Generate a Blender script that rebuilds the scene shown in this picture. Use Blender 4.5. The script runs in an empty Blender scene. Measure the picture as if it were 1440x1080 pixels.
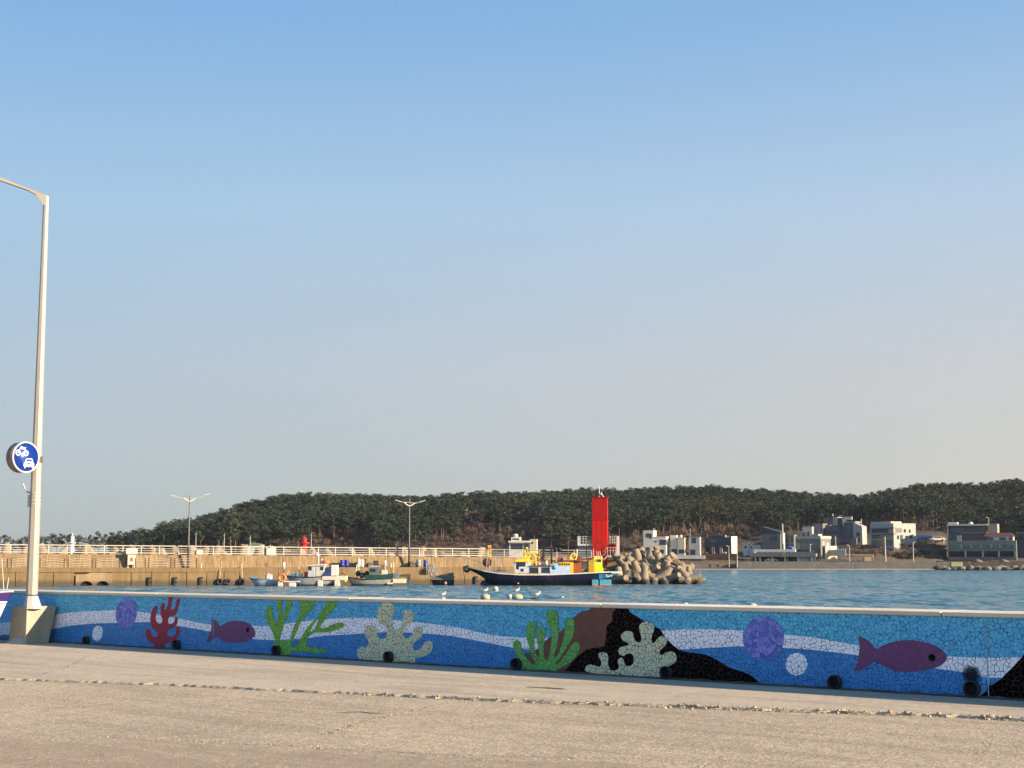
import bpy, math, random
import numpy as np
from mathutils import Vector, Matrix, noise
from mathutils.geometry import tessellate_polygon
R = math.radians
random.seed(7)

# ------------------------------------------------------------------ camera, sky, sun
F = 2100.0                 # focal length in photograph pixels (1440 wide)
HZ = 787.0                 # row of the true horizon
PITCH = math.atan((HZ - 540) / F)
EYE = 1.6
WATER = -1.6
sc = bpy.context.scene
cam = bpy.data.cameras.new('camera'); camo = bpy.data.objects.new('camera', cam)
sc.collection.objects.link(camo); sc.camera = camo
cam.sensor_width = 36.0; cam.lens = 36.0 * F / 1440
cam.clip_start = 0.1; cam.clip_end = 20000
camo.location = (0, 0, EYE); camo.rotation_euler = (math.pi / 2 + PITCH, 0, 0)

SUN_AZ = R(23.6)           # the sun is to the right and a little behind the camera
SUN_EL = R(18)
EXPO = 1.3
SKYK = 1 / .15 / 2 ** EXPO * .95
sd = Vector((math.cos(SUN_AZ) * math.cos(SUN_EL), -math.sin(SUN_AZ) * math.cos(SUN_EL), math.sin(SUN_EL)))
sun = bpy.data.lights.new('sun', 'SUN'); suno = bpy.data.objects.new('sun', sun)
sc.collection.objects.link(suno)
sun.energy = 5.0; sun.angle = R(0.55); sun.color = (1.0, 0.80, 0.56)
suno.rotation_euler = sd.to_track_quat('Z', 'Y').to_euler()
suno.location = (60, -30, 40)

world = bpy.data.worlds.new('World'); sc.world = world; world.use_nodes = True
wn = world.node_tree.nodes; wl = world.node_tree.links
bg = wn['Background']
sky = wn.new('ShaderNodeTexSky'); sky.sky_type = 'NISHITA'; sky.sun_disc = False
sky.sun_elevation = SUN_EL
sky.sun_rotation = math.atan2(sd.x, sd.y)
sky.altitude = 0; sky.air_density = 1.0; sky.dust_density = 0.5; sky.ozone_density = 1.5
# evening haze over the sky: a veil whose tone follows height above the horizon, paler towards the sun
def s2l(c): return tuple(((v / 255 + .055) / 1.055) ** 2.4 for v in c)
wc = wn.new('ShaderNodeTexCoord'); wsep = wn.new('ShaderNodeSeparateXYZ'); wl.new(wc.outputs['Generated'], wsep.inputs[0])
def wramp(st):
    r = wn.new('ShaderNodeValToRGB'); e = r.color_ramp
    while len(e.elements) < len(st): e.elements.new(.5)
    for el, (p, c) in zip(e.elements, st): el.position = p; el.color = (*s2l(c), 1)
    wl.new(wsep.outputs[2], r.inputs[0]); return r
rl = wramp([(0, (158, 170, 180)), (.04, (161, 175, 187)), (.117, (170, 187, 203)), (.23, (162, 196, 224)), (.347, (128, 178, 226)), (.6, (92, 145, 205)), (1, (70, 120, 185))])
rr = wramp([(0, (200, 192, 182)), (.05, (204, 200, 194)), (.117, (205, 203, 203)), (.23, (185, 207, 228)), (.347, (142, 185, 228)), (.6, (100, 152, 208)), (1, (75, 125, 190))])
mr = wn.new('ShaderNodeMapRange'); mr.inputs['From Min'].default_value = -.40; mr.inputs['From Max'].default_value = .36
sn = wn.new('ShaderNodeTexNoise'); sn.inputs['Scale'].default_value = 2.2; sn.inputs['Detail'].default_value = 4
smp = wn.new('ShaderNodeMapping'); smp.inputs['Scale'].default_value = (1, 1, 5); wl.new(wc.outputs['Generated'], smp.inputs[0]); wl.new(smp.outputs[0], sn.inputs['Vector'])
sa = wn.new('ShaderNodeMath'); sa.operation = 'MULTIPLY_ADD'; wl.new(sn.outputs[0], sa.inputs[0]); sa.inputs[1].default_value = .22
sb_ = wn.new('ShaderNodeMath'); sb_.operation = 'SUBTRACT'; wl.new(wsep.outputs[0], sb_.inputs[0]); sb_.inputs[1].default_value = .11
wl.new(sb_.outputs[0], sa.inputs[2]); wl.new(sa.outputs[0], mr.inputs[0])
wm = wn.new('ShaderNodeMix'); wm.data_type = 'RGBA'; wl.new(mr.outputs[0], wm.inputs[0]); wl.new(rl.outputs[0], wm.inputs[6]); wl.new(rr.outputs[0], wm.inputs[7])
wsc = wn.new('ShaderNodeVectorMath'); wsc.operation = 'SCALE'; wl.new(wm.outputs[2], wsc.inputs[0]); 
mb_k = wn.new('ShaderNodeMapRange'); mb_k.inputs['From Min'].default_value = .1; mb_k.inputs['From Max'].default_value = -.8; mb_k.inputs['To Min'].default_value = SKYK; mb_k.inputs['To Max'].default_value = SKYK * 1.45  # unseen sky behind the viewer brightened to add fill on the shaded wall
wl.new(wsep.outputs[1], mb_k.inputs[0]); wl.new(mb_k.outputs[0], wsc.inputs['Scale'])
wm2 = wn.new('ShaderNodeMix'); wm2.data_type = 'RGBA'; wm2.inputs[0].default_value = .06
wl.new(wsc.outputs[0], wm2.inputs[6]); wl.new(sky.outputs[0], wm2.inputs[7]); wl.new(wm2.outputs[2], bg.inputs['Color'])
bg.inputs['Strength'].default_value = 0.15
vs = sc.view_settings
vs.view_transform = 'Standard'; vs.look = 'None'; vs.gamma = 1.0; vs.exposure = EXPO
sc.cycles.max_bounces = 6; sc.cycles.volume_bounces = 0
sc.cycles.use_denoising = True

# ------------------------------------------------------------------ helpers
C = sc.collection
cP, sP = math.cos(PITCH), math.sin(PITCH)
def ray(px, py):
    cx = (px - 720) / F; cy = (540 - py) / F
    return Vector((cx, cP - cy * sP, sP + cy * cP))
def at(px, py, d):
    """point seen at a pixel at distance d along the ground"""
    v = ray(px, py); return Vector((0, 0, EYE)) + v * (d / v.y)
def onz(px, py, z):
    v = ray(px, py); return Vector((0, 0, EYE)) + v * ((z - EYE) / v.z)
def X(px, d): return (px - 720) / F / (cP - (540 - 780) / F * sP) * d
def S(d): return d / F / 1.0066
def Z(py, d): return EYE + (HZ - py) * S(d)

class MB:
    def __init__(s): s.v = []; s.f = []; s.sm = []
    def add(s, vs_, fs, smooth=False):
        n = len(s.v); s.v += [tuple(p) for p in vs_]; s.f += [tuple(i + n for i in f) for f in fs]
        s.sm += [smooth] * len(fs); return s
    def box(s, x0, x1, y0, y1, z0, z1, M=None):
        p = [Vector((x, y, z)) for z in (z0, z1) for y in (y0, y1) for x in (x0, x1)]
        if M is not None: p = [M @ q for q in p]
        return s.add(p, [(0, 2, 3, 1), (4, 5, 7, 6), (0, 1, 5, 4), (2, 6, 7, 3), (0, 4, 6, 2), (1, 3, 7, 5)])
    def hexa(s, p):  # 4 bottom ccw, 4 top ccw
        return s.add(p, [(3, 2, 1, 0), (4, 5, 6, 7), (0, 1, 5, 4), (1, 2, 6, 5), (2, 3, 7, 6), (3, 0, 4, 7)])
    def cyl(s, a, b, r0, r1=None, n=10, caps=True, smooth=True, ph=0):
        a = Vector(a); b = Vector(b); r1 = r0 if r1 is None else r1
        z = (b - a).normalized(); u = z.orthogonal().normalized()
        if abs(z.z) > .99: u = Vector((1, 0, 0))
        w = z.cross(u)
        p = []
        for c, r in ((a, r0), (b, r1)):
            for i in range(n):
                t = 2 * math.pi * i / n + ph; p.append(c + (u * math.cos(t) + w * math.sin(t)) * r)
        s.add(p, [(i, (i + 1) % n, n + (i + 1) % n, n + i) for i in range(n)], smooth)
        if caps:
            s.add(p[:n], [tuple(reversed(range(n)))]); s.add(p[n:], [tuple(range(n))])
        return s
    def tube(s, pts, r, n=6):
        for a, b in zip(pts, pts[1:]): s.cyl(a, b, r, r, n, caps=True)
        return s
    def lathe(s, prof, c=(0, 0, 0), n=16, axis='z', sx=1, sy=1):
        p = []; m = len(prof)
        for i in range(n):
            t = 2 * math.pi * i / n
            for r, h in prof:
                if axis == 'z': q = (r * math.cos(t) * sx, r * math.sin(t) * sy, h)
                elif axis == 'x': q = (h, r * math.cos(t) * sx, r * math.sin(t) * sy)
                else: q = (r * math.cos(t) * sx, h, r * math.sin(t) * sy)
                p.append(Vector(q) + Vector(c))
        fs = []
        for i in range(n):
            j = (i + 1) % n
            for k in range(m - 1): fs.append((i * m + k, j * m + k, j * m + k + 1, i * m + k + 1))
        return s.add(p, fs, True)
    def sphere(s, c, r, n=12, sx=1, sy=1, sz=1):
        prof = [(max(1e-4, r * math.sin(math.pi * k / 8)), -r * sz * math.cos(math.pi * k / 8)) for k in range(9)]
        return s.lathe(prof, c, n, 'z', sx, sy)
    def torus(s, c, R0, r, axis='y', n=20, m=8):
        p = []
        for i in range(n):
            t = 2 * math.pi * i / n
            for k in range(m):
                u = 2 * math.pi * k / m
                a = (R0 + r * math.cos(u)); b = r * math.sin(u)
                q = {'y': (a * math.cos(t), b, a * math.sin(t)), 'x': (b, a * math.cos(t), a * math.sin(t)), 'z': (a * math.cos(t), a * math.sin(t), b)}[axis]
                p.append(Vector(q) + Vector(c))
        fs = [(i * m + k, ((i + 1) % n) * m + k, ((i + 1) % n) * m + (k + 1) % m, i * m + (k + 1) % m) for i in range(n) for k in range(m)]
        return s.add(p, fs, True)
    def poly(s, pts2, y0, y1, M=None):
        """outline in (x,z), extruded from y0 (back) to y1 (front face)"""
        P = [Vector((a, 0, b)) for a, b in pts2]
        tri = tessellate_polygon([P]); n = len(P)
        vs_ = [Vector((a, y1, b)) for a, b in pts2] + [Vector((a, y0, b)) for a, b in pts2]
        if M is not None: vs_ = [M @ v for v in vs_]
        fs = [tuple(t) for t in tri] + [tuple(n + i for i in reversed(t)) for t in tri]
        fs += [(i, n + i, n + (i + 1) % n, (i + 1) % n) for i in range(n)]
        return s.add(vs_, fs)
    def build(s, name, mat, parent=None, label=None, cat=None, group=None, kind=None, loc=None, fix=False, bevel=0):
        me = bpy.data.meshes.new(name); me.from_pydata(s.v, [], s.f)
        me.polygons.foreach_set('use_smooth', s.sm); me.materials.append(mat)
        if fix:
            import bmesh
            bm = bmesh.new(); bm.from_mesh(me); bmesh.ops.recalc_face_normals(bm, faces=bm.faces); bm.to_mesh(me); bm.free()
        me.update()
        o = bpy.data.objects.new(name, me); C.objects.link(o)
        if parent is not None: o.parent = parent
        if loc is not None: o.location = loc
        if bevel:
            b = o.modifiers.new('bevel', 'BEVEL'); b.width = bevel; b.segments = 2; b.limit_method = 'ANGLE'
        tag(o, label, cat, group, kind); return o
def tag(o, label=None, cat=None, group=None, kind=None):
    if label: o['label'] = label
    if cat: o['category'] = cat
    if group: o['group'] = group
    if kind: o['kind'] = kind
    return o
def empty(name, loc, rz=0, label=None, cat=None, group=None):
    o = bpy.data.objects.new(name, None); C.objects.link(o); o.location = loc; o.rotation_euler = (0, 0, rz)
    o.empty_display_size = .3
    return tag(o, label, cat, group)
def dup(root, loc=None, rot=None, scale=None, label=None, group=None):
    r = root.copy(); C.objects.link(r)
    if loc is not None: r.location = loc
    if rot is not None: r.rotation_euler = rot
    if scale is not None: r.scale = scale
    if label: r['label'] = label
    if group: r['group'] = group
    for ch in list(root.children):
        c = ch.copy(); C.objects.link(c); c.parent = r
        for g in list(ch.children):
            h = g.copy(); C.objects.link(h); h.parent = c
    return r
def smooth_closed(p, k=3):
    out = []; n = len(p)
    for i in range(n):
        a, b, c, d = [Vector(p[(i + j) % n]) for j in (-1, 0, 1, 2)]
        for t in [q / k for q in range(k)]:
            out.append(tuple(.5 * ((2 * b) + (c - a) * t + (2 * a - 5 * b + 4 * c - d) * t * t + (3 * b - a - 3 * c + d) * t ** 3)))
    return out
def ell(cx, cy, rx, ry, tilt=0, n=40):
    t = R(tilt)
    return [(cx + rx * math.cos(a) * math.cos(t) - ry * math.sin(a) * math.sin(t), cy + rx * math.cos(a) * math.sin(t) + ry * math.sin(a) * math.cos(t)) for a in [2 * math.pi * i / n for i in range(n)]]

# ------------------------------------------------------------------ materials
class NT:
    def __init__(s, name):
        s.m = bpy.data.materials.new(name); s.m.use_nodes = True; s.n = s.m.node_tree.nodes; s.l = s.m.node_tree.links
        s.b = s.n['Principled BSDF']; s.co = s.n.new('ShaderNodeTexCoord')
    def new(s, t, **kw):
        o = s.n.new(t)
        for k, v in kw.items():
            if k in o.inputs: o.inputs[k].default_value = v
            else: setattr(o, k, v)
        return o
    def link(s, a, b): s.l.new(a, b)
    def noise(s, scale, detail=4, rough=.55, vec=None, stretch=None, coord='Object'):
        n = s.new('ShaderNodeTexNoise'); n.inputs['Scale'].default_value = scale; n.inputs['Detail'].default_value = detail; n.inputs['Roughness'].default_value = rough
        v = vec or s.co.outputs[coord]
        if stretch:
            mp = s.new('ShaderNodeMapping'); mp.inputs['Scale'].default_value = stretch; s.link(v, mp.inputs['Vector']); v = mp.outputs[0]
        s.link(v, n.inputs['Vector']); return n.outputs['Fac']
    def ramp(s, fac, stops, interp='LINEAR'):
        r = s.new('ShaderNodeValToRGB'); e = r.color_ramp; e.interpolation = interp
        while len(e.elements) < len(stops): e.elements.new(.5)
        for el, (p, c) in zip(e.elements, stops):
            el.position = p; el.color = (*c, 1) if not isinstance(c, (int, float)) else (c, c, c, 1)
        s.link(fac, r.inputs[0]); return r.outputs[0]
    def mix(s, fac, a, b, mode='MIX'):
        m = s.new('ShaderNodeMix', data_type='RGBA', blend_type=mode)
        for sock, v in ((m.inputs[0], fac), (m.inputs[6], a), (m.inputs[7], b)):
            if isinstance(v, (int, float)): sock.default_value = v
            elif isinstance(v, tuple): sock.default_value = (*v, 1)
            else: s.link(v, sock)
        return m.outputs[2]
    def math(s, op, a, b=0.0, clamp=False):
        m = s.new('ShaderNodeMath', operation=op, use_clamp=clamp)
        for sock, v in ((m.inputs[0], a), (m.inputs[1], b)):
            if isinstance(v, (int, float)): sock.default_value = v
            else: s.link(v, sock)
        return m.outputs[0]
    def bump(s, h, strength=.3, dist=.01, prev=None):
        b = s.new('ShaderNodeBump'); b.inputs['Strength'].default_value = strength; b.inputs['Distance'].default_value = dist
        s.link(h, b.inputs['Height'])
        if prev is not None: s.link(prev, b.inputs['Normal'])
        return b.outputs[0]
_mc = {}
def pm(name, col, rough=.65, var=.25, scale=2.0, bump=.15, bscale=30, metal=0, stretch=None, dirt=None, spec=None, dist=.01):
    if name in _mc: return _mc[name]
    t = NT(name)
    n = t.noise(scale, 5, .6, stretch=stretch)
    lo = tuple(c * (1 - var) for c in col); hi = tuple(min(1, c * (1 + var * .7)) for c in col)
    c = t.ramp(n, [(.3, lo), (.7, hi)])
    if dirt:
        n2 = t.noise(scale * 2.3, 6, .7, stretch=stretch); f = t.ramp(n2, [(.5, 0.), (.72, .75)])
        c = t.mix(f, c, dirt)
    t.link(c, t.b.inputs['Base Color'])
    t.b.inputs['Roughness'].default_value = rough; t.b.inputs['Metallic'].default_value = metal
    if spec is not None: t.b.inputs['Specular IOR Level'].default_value = spec
    if bump: t.link(t.bump(t.noise(bscale, 4), bump, dist), t.b.inputs['Normal'])
    _mc[name] = t.m; return t.m
def glass(name, col=(.03, .04, .05)):
    if name in _mc: return _mc[name]
    t = NT(name); t.link(t.ramp(t.noise(.8, 2), [(.35, tuple(c * .6 for c in col)), (.65, tuple(c * 1.4 for c in col))]), t.b.inputs['Base Color'])
    t.b.inputs['Roughness'].default_value = .12; _mc[name] = t.m; return t.m

def concrete(name, col, tide=None, streak=True, bscale=12, big=.25, form=False):
    t = NT(name)
    n = t.noise(.35, 6, .65)
    c = t.ramp(n, [(.3, tuple(x * (1 - big) for x in col)), (.7, tuple(min(1, x * (1 + big * .6)) for x in col))])
    if streak:
        s_ = t.noise(1.6, 5, .7, stretch=(1, 1, .12)); f = t.ramp(s_, [(.45, 0.), (.68, .65)])
        c = t.mix(f, c, tuple(x * .45 for x in col))
        s2 = t.noise(3.1, 4, .6, stretch=(1, 1, .08)); f2 = t.ramp(s2, [(.6, 0.), (.8, .4)])
        c = t.mix(f2, c, tuple(min(1, x * 1.5) for x in col))
    if form:   # pale lime runs and vertical formwork marks
        s3 = t.noise(5.5, 3, .6, stretch=(1, .3, .05)); c = t.mix(t.ramp(s3, [(.50, 0.), (.62, .45)]), c, tuple(min(1, x * 1.7) for x in col))
        s4 = t.noise(7.5, 3, .6, stretch=(1, .3, .04)); c = t.mix(t.ramp(s4, [(.52, 0.), (.62, .5)]), c, tuple(x * .5 for x in col))
    if tide is not None:
        sep = t.new('ShaderNodeSeparateXYZ'); t.link(t.co.outputs['Object'], sep.inputs[0])
        z = t.math('ADD', sep.outputs[2], t.math('MULTIPLY', t.noise(1.1, 4), .5))
        f = t.ramp(t.math('SUBTRACT', z, tide - .6), [(.35, 1.), (.8, 0.)])
        c = t.mix(t.math('MULTIPLY', f, .82), c, (.055, .045, .03))
    t.link(c, t.b.inputs['Base Color']); t.b.inputs['Roughness'].default_value = .85
    t.link(t.bump(t.noise(bscale, 6, .65), .4, .03), t.b.inputs['Normal'])
    return t.m

def mosaic(name, c0, c1, grout=(.012, .016, .022), scale=16, lines=1.0, off=0.0, big=None, spec=.22):
    """broken tile mosaic: every shard its own tone, grout joints of uneven width"""
    t = NT(name)
    sep = t.new('ShaderNodeSeparateXYZ'); t.link(t.co.outputs['Object'], sep.inputs[0])
    cmb = t.new('ShaderNodeCombineXYZ'); t.link(sep.outputs[0], cmb.inputs[0]); t.link(sep.outputs[2], cmb.inputs[1])
    cmb.inputs[2].default_value = 0
    wob = t.new('ShaderNodeTexNoise'); wob.inputs['Scale'].default_value = 5; t.link(cmb.outputs[0], wob.inputs['Vector'])
    vm = t.new('ShaderNodeVectorMath', operation='SCALE'); t.link(wob.outputs['Color'], vm.inputs[0]); vm.inputs['Scale'].default_value = .03
    va = t.new('ShaderNodeVectorMath', operation='ADD'); t.link(cmb.outputs[0], va.inputs[0]); t.link(vm.outputs[0], va.inputs[1])
    va2 = t.new('ShaderNodeVectorMath', operation='ADD'); t.link(va.outputs[0], va2.inputs[0]); va2.inputs[1].default_value = (off, off * 1.7, 0)
    v1 = t.new('ShaderNodeTexVoronoi', voronoi_dimensions='2D', feature='DISTANCE_TO_EDGE'); v1.inputs['Scale'].default_value = scale
    v2 = t.new('ShaderNodeTexVoronoi', voronoi_dimensions='2D', feature='F1'); v2.inputs['Scale'].default_value = scale
    t.link(va2.outputs[0], v1.inputs['Vector']); t.link(va2.outputs[0], v2.inputs['Vector'])
    sc_ = t.new('ShaderNodeSeparateColor'); t.link(v2.outputs['Color'], sc_.inputs[0])
    col = t.ramp(sc_.outputs[0], [(0., c0), (1., c1)])
    if big:
        col = t.mix(t.ramp(t.noise(.5, 2), [(.35, 0.), (.65, 1.)]), col, t.mix(1.0, col, big, 'MULTIPLY'))
    wd = t.ramp(t.noise(scale * .9, 2, .5, vec=va2.outputs[0]), [(.35, 0.012 * lines), (.65, .10 * lines)])
    g = t.math('LESS_THAN', v1.outputs['Distance'], wd)
    c = t.mix(g, col, grout)
    t.link(c, t.b.inputs['Base Color'])
    t.b.inputs['Roughness'].default_value = .42; t.b.inputs['Specular IOR Level'].default_value = spec
    h = t.math('MINIMUM', v1.outputs['Distance'], .08)
    t.link(t.bump(h, .5, .02), t.b.inputs['Normal'])
    return t.m

M_steelwhite = pm('painted_steel', (.42, .40, .36), .4, .12, 3, .05, 20, dirt=None)
M_white = pm('white_paint', (.62, .60, .57), .5, .12, 2.5, .05, dirt=(.45, .40, .33))
M_cream = pm('cream_paint', (.58, .53, .42), .6, .1, 2)
M_dark = pm('dark_rubber', (.012, .012, .013), .7, .4, 6)
M_black = pm('shade_black', (.004, .004, .005), .9, .3, 6, .1)  # near-black that paints shade into openings
M_rust = pm('rusty_steel', (.12, .055, .03), .8, .5, 4, .3)
M_grey = pm('grey_metal', (.28, .28, .28), .5, .2, 4, .1, metal=.3)
M_yellow = pm('yellow_paint', (.80, .50, .02), .5, .12, 3)
M_orange = pm('orange_plastic', (.75, .16, .06), .5, .2, 6)
M_red = pm('red_paint', (.55, .012, .010), .45, .15, 1.2, .05)
M_navy = pm('navy_hull_paint', (.008, .016, .045), .35, .3, 2)
M_blue = pm('blue_plastic', (.015, .03, .28), .4, .2, 6)

# ------------------------------------------------------------------ the quay in front of the wall
P1 = onz(1440, 985, 0); P0 = onz(60, 902.3, 0)
We = (P0 - P1); We.z = 0; We.normalize()
WRZ = math.atan2(We.y, We.x)
Wn = Vector((-We.y, We.x, 0))
WM = Matrix.Translation(P1) @ Matrix.Rotation(WRZ, 4, 'Z'); WI = WM.inverted()
def onwall(px, py, off=0.0):
    o = WI @ Vector((0, 0, EYE)); v = WI.to_3x3() @ ray(px, py)
    k = (off - o.y) / v.y; p = o + v * k
    return (p.x, p.z)
WH = EYE - (HZ and (832 - HZ)) * 0 - 0.0
_, ztopR = onwall(1440, 862.5); _, ztopL = onwall(60, 831.8)
WTOP = (ztopR + ztopL) / 2
print('wall top', ztopR, ztopL, 'wall angle', math.degrees(WRZ), 'P', P0, P1)
LX0, LX1 = -14.0, 46.0

def quay_mat(name, base, grain, dark=None, amp=1.0):
    t = NT(name)
    n = t.noise(.45, 7, .66)
    c = t.ramp(n, [(.3, tuple(x * .74 for x in base)), (.5, base), (.7, tuple(x * 1.12 for x in base))])
    st = t.noise(1.1, 6, .68, stretch=(.16, 1.5, 1)); c = t.mix(t.ramp(st, [(.48, 0.), (.62, .75)]), c, tuple(x * .60 for x in base))
    st2 = t.noise(2.1, 6, .7, stretch=(.12, 1.8, 1)); c = t.mix(t.ramp(st2, [(.55, 0.), (.70, .35)]), c, tuple(min(1, x * 1.35) for x in base))
    bl = t.noise(.9, 4, .75); c = t.mix(t.ramp(bl, [(.60, 0.), (.68, .35)]), c, tuple(x * .5 for x in base))
    sp = t.noise(grain, 3, .7); c = t.mix(t.ramp(sp, [(.40, .85 * amp), (.54, 0.)]), c, tuple(x * .38 for x in base))
    sp2 = t.noise(grain * .7, 3, .7); c = t.mix(t.ramp(sp2, [(.56, 0.), (.68, .8 * amp)]), c, tuple(min(1, x * 1.5) for x in base))
    sp3 = t.noise(grain * .25, 4, .8); c = t.mix(t.ramp(sp3, [(.42, .5 * amp), (.52, 0.)]), c, tuple(x * .55 for x in base))
    if dark:   # worn dark band where the surface skin has gone, roughly level in front of the viewer
        g_ = t.new('ShaderNodeNewGeometry'); sep = t.new('ShaderNodeSeparateXYZ'); t.link(g_.outputs['Position'], sep.inputs[0])
        y = t.math('ADD', sep.outputs[1], t.math('MULTIPLY', sep.outputs[0], .33)); y = t.math('SUBTRACT', 12.55, y)
        y = t.math('ADD', y, t.math('MULTIPLY', t.math('SUBTRACT', t.noise(.8, 6, .7), .5), 1.6))
        f = t.ramp(y, [(.0, 0.), (.12, .85)]); nn = t.ramp(t.noise(1.6, 6, .75, stretch=(.5, 1.3, 1)), [(.36, .25), (.56, 1.)])
        c = t.mix(t.math('MULTIPLY', f, nn), c, tuple(x * k for x, k in zip(base, (.60, .57, .56))))
    t.link(c, t.b.inputs['Base Color']); t.b.inputs['Roughness'].default_value = .9
    b1 = t.bump(t.noise(grain, 4, .75), .7 * amp, .014)
    b2 = t.bump(t.noise(grain * .28, 5, .75), .55 * amp, .03, b1)
    b3 = t.bump(t.noise(2.2, 4, .6), .35, .06, b2)
    t.link(b3, t.b.inputs['Normal'])
    return t.m
M_apron = quay_mat('coarse_concrete', (.52, .41, .275), 36, dark=9.6)
M_strip = quay_mat('smooth_concrete', (.52, .425, .30), 50, amp=.6)

seam_px = [(-60, 951), (0, 953), (120, 957), (240, 961), (320, 965), (420, 970), (500, 973), (600, 978), (700, 983), (820, 987), (940, 991), (1100, 997), (1200, 1000), (1300, 1003), (1440, 1010), (1560, 1016)]
seam = []
for px, py in seam_px:
    w = WI @ onz(px, py, 0); seam.append((w.x, w.y))
seam.sort()
seam = [(LX0 - 30, seam[0][1] - .2)] + seam + [(LX1 + 30, seam[-1][1] + .3)]
def seam_y(x):
    for (a, b), (c, d) in zip(seam, seam[1:]):
        if a <= x <= c: return b + (d - b) * (x - a) / (c - a)
    return seam[-1][1]
rng = random.Random(3)
# coarse apron: one sheet in front, running far to both sides and behind the viewer
mb = MB(); 
mb.add([(-150, -.8, -.03), (190, -.8, -.03), (190, 140, -.03), (-150, 140, -.03)], [(0, 1, 2, 3)])
mb.add([(-150, -.8, -.03), (190, -.8, -.03), (190, -.8, -3.5), (-150, -.8, -3.5)], [(0, 1, 2, 3)])
g = mb.build('quay_ground', M_apron, kind='structure', fix=False); g.matrix_world = WM
# smoother strip along the wall, 3 cm higher, ragged broken edge
mb = MB(); xs = [LX0 - 20 + i * .05 for i in range(int((LX1 + 20 - LX0 + 20) / .05))]
top = []; 
for x in xs:
    n1 = noise.noise(Vector((x * 9, 0, 0))) * .035 + noise.noise(Vector((x * 2.3, 5, 0))) * .05 + noise.noise(Vector((x * 30, 9, 0))) * .015
    top.append((x, seam_y(x) + n1))
vsx = []; fs = []
for i, (x, y) in enumerate(top):
    vsx += [(x, -.75, 0), (x, y - .06, 0), (x, y - .015, -.006 + .008 * noise.noise(Vector((x * 25, 3, 3)))), (x, y, -.035)]
for i in range(len(top) - 1):
    a = i * 4; b = a + 4
    for k in range(3): fs.append((a + k, b + k, b + k + 1, a + k + 1))
mb.add(vsx, fs)
g = mb.build('quay_pavement', M_strip, kind='structure', fix=True); g.matrix_world = WM

M_crumb = pm('concrete_crumbs', (.38, .30, .20), .9, .45, 9, .3)
def pebble(m, x, y, z, r):
    n = 6; ph = rng.random() * 6
    vs_ = [(x + r * 1.1 * math.cos(ph + i * 1.047) * rng.uniform(.7, 1.2), y + r * math.sin(ph + i * 1.047) * rng.uniform(.6, 1.1), z) for i in range(n)]
    vs_ += [(x + (a - x) * .55, y + (b - y) * .55, z + r * rng.uniform(.5, 1.0)) for a, b, _ in vs_]
    m.add(vs_, [(i, (i + 1) % n, n + (i + 1) % n, n + i) for i in range(n)] + [tuple(range(n, 2 * n))])
mb = MB()
x = -6.0
while x < 34:
    dens = .5 + .5 * noise.noise(Vector((x * .8, 1, 7)))
    w = max(.0, min(1, 1.3 - (x + 1) / 9.5))          # the crumbled stretch thins towards the far end
    for _ in range(int(rng.random() * 9 * w * (dens + .3) + .15)):
        y = seam_y(x) + rng.gauss(.0, .035); r = rng.uniform(.004, .012) * (.5 + .6 * w) if rng.random() < .8 else rng.uniform(.012, .030) * (.4 + .6 * w)
        pebble(mb, x + rng.uniform(-.03, .03), y, -.031 if y > seam_y(x) else -.002, r)
    x += .03
# crumbs along the diagonal crack and loose grit
def crack_pts(pts, n=40, jit=.03, z=-.03):
    q = [WI @ onz(px, py, z) for px, py in pts]; out = []
    for a, b in zip(q, q[1:]):
        m = max(2, int((b - a).length / .06))
        for i in range(m):
            p = a.lerp(b, i / m); out.append((p.x + rng.gauss(0, jit * .3), p.y + rng.gauss(0, jit)))
    return out
cr1 = crack_pts([(418, 1041), (470, 1030), (520, 1012), (570, 1002), (610, 993), (665, 984)])
cr2 = crack_pts([(990, 1078), (1015, 1070), (1035, 1062)]); cr3 = crack_pts([(1385, 1058), (1392, 1050), (1388, 1042)])
cr4 = crack_pts([(0, 1033), (80, 1036), (190, 1038), (260, 1040)])
cr5 = crack_pts([(250, 1041), (330, 1046), (420, 1050), (500, 1056), (640, 1062), (800, 1066), (960, 1070)])
cr6 = crack_pts([(48, 951), (90, 940), (115, 928), (128, 921)], z=0)
for c, dn in ((cr1, 5), (cr2, 5), (cr3, 3), (cr4, 2), (cr5, 3)):
    for (a, b) in c:
        for _ in range(rng.randint(0, dn)): pebble(mb, a + rng.gauss(0, .03), b + rng.gauss(0, .05), -.031, rng.uniform(.004, .013))
for _ in range(1500):
    px = rng.uniform(0, 1440); py = rng.uniform(960, 1080); p = WI @ onz(px, py, -.03)
    if p.y > seam_y(p.x) + .1: pebble(mb, p.x, p.y, -.031, rng.uniform(.003, .008))
g = mb.build('concrete_rubble', M_crumb, kind='stuff', label='pale crumbled concrete bits lying along the broken pavement edge', cat='rubble'); g.matrix_world = WM
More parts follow.
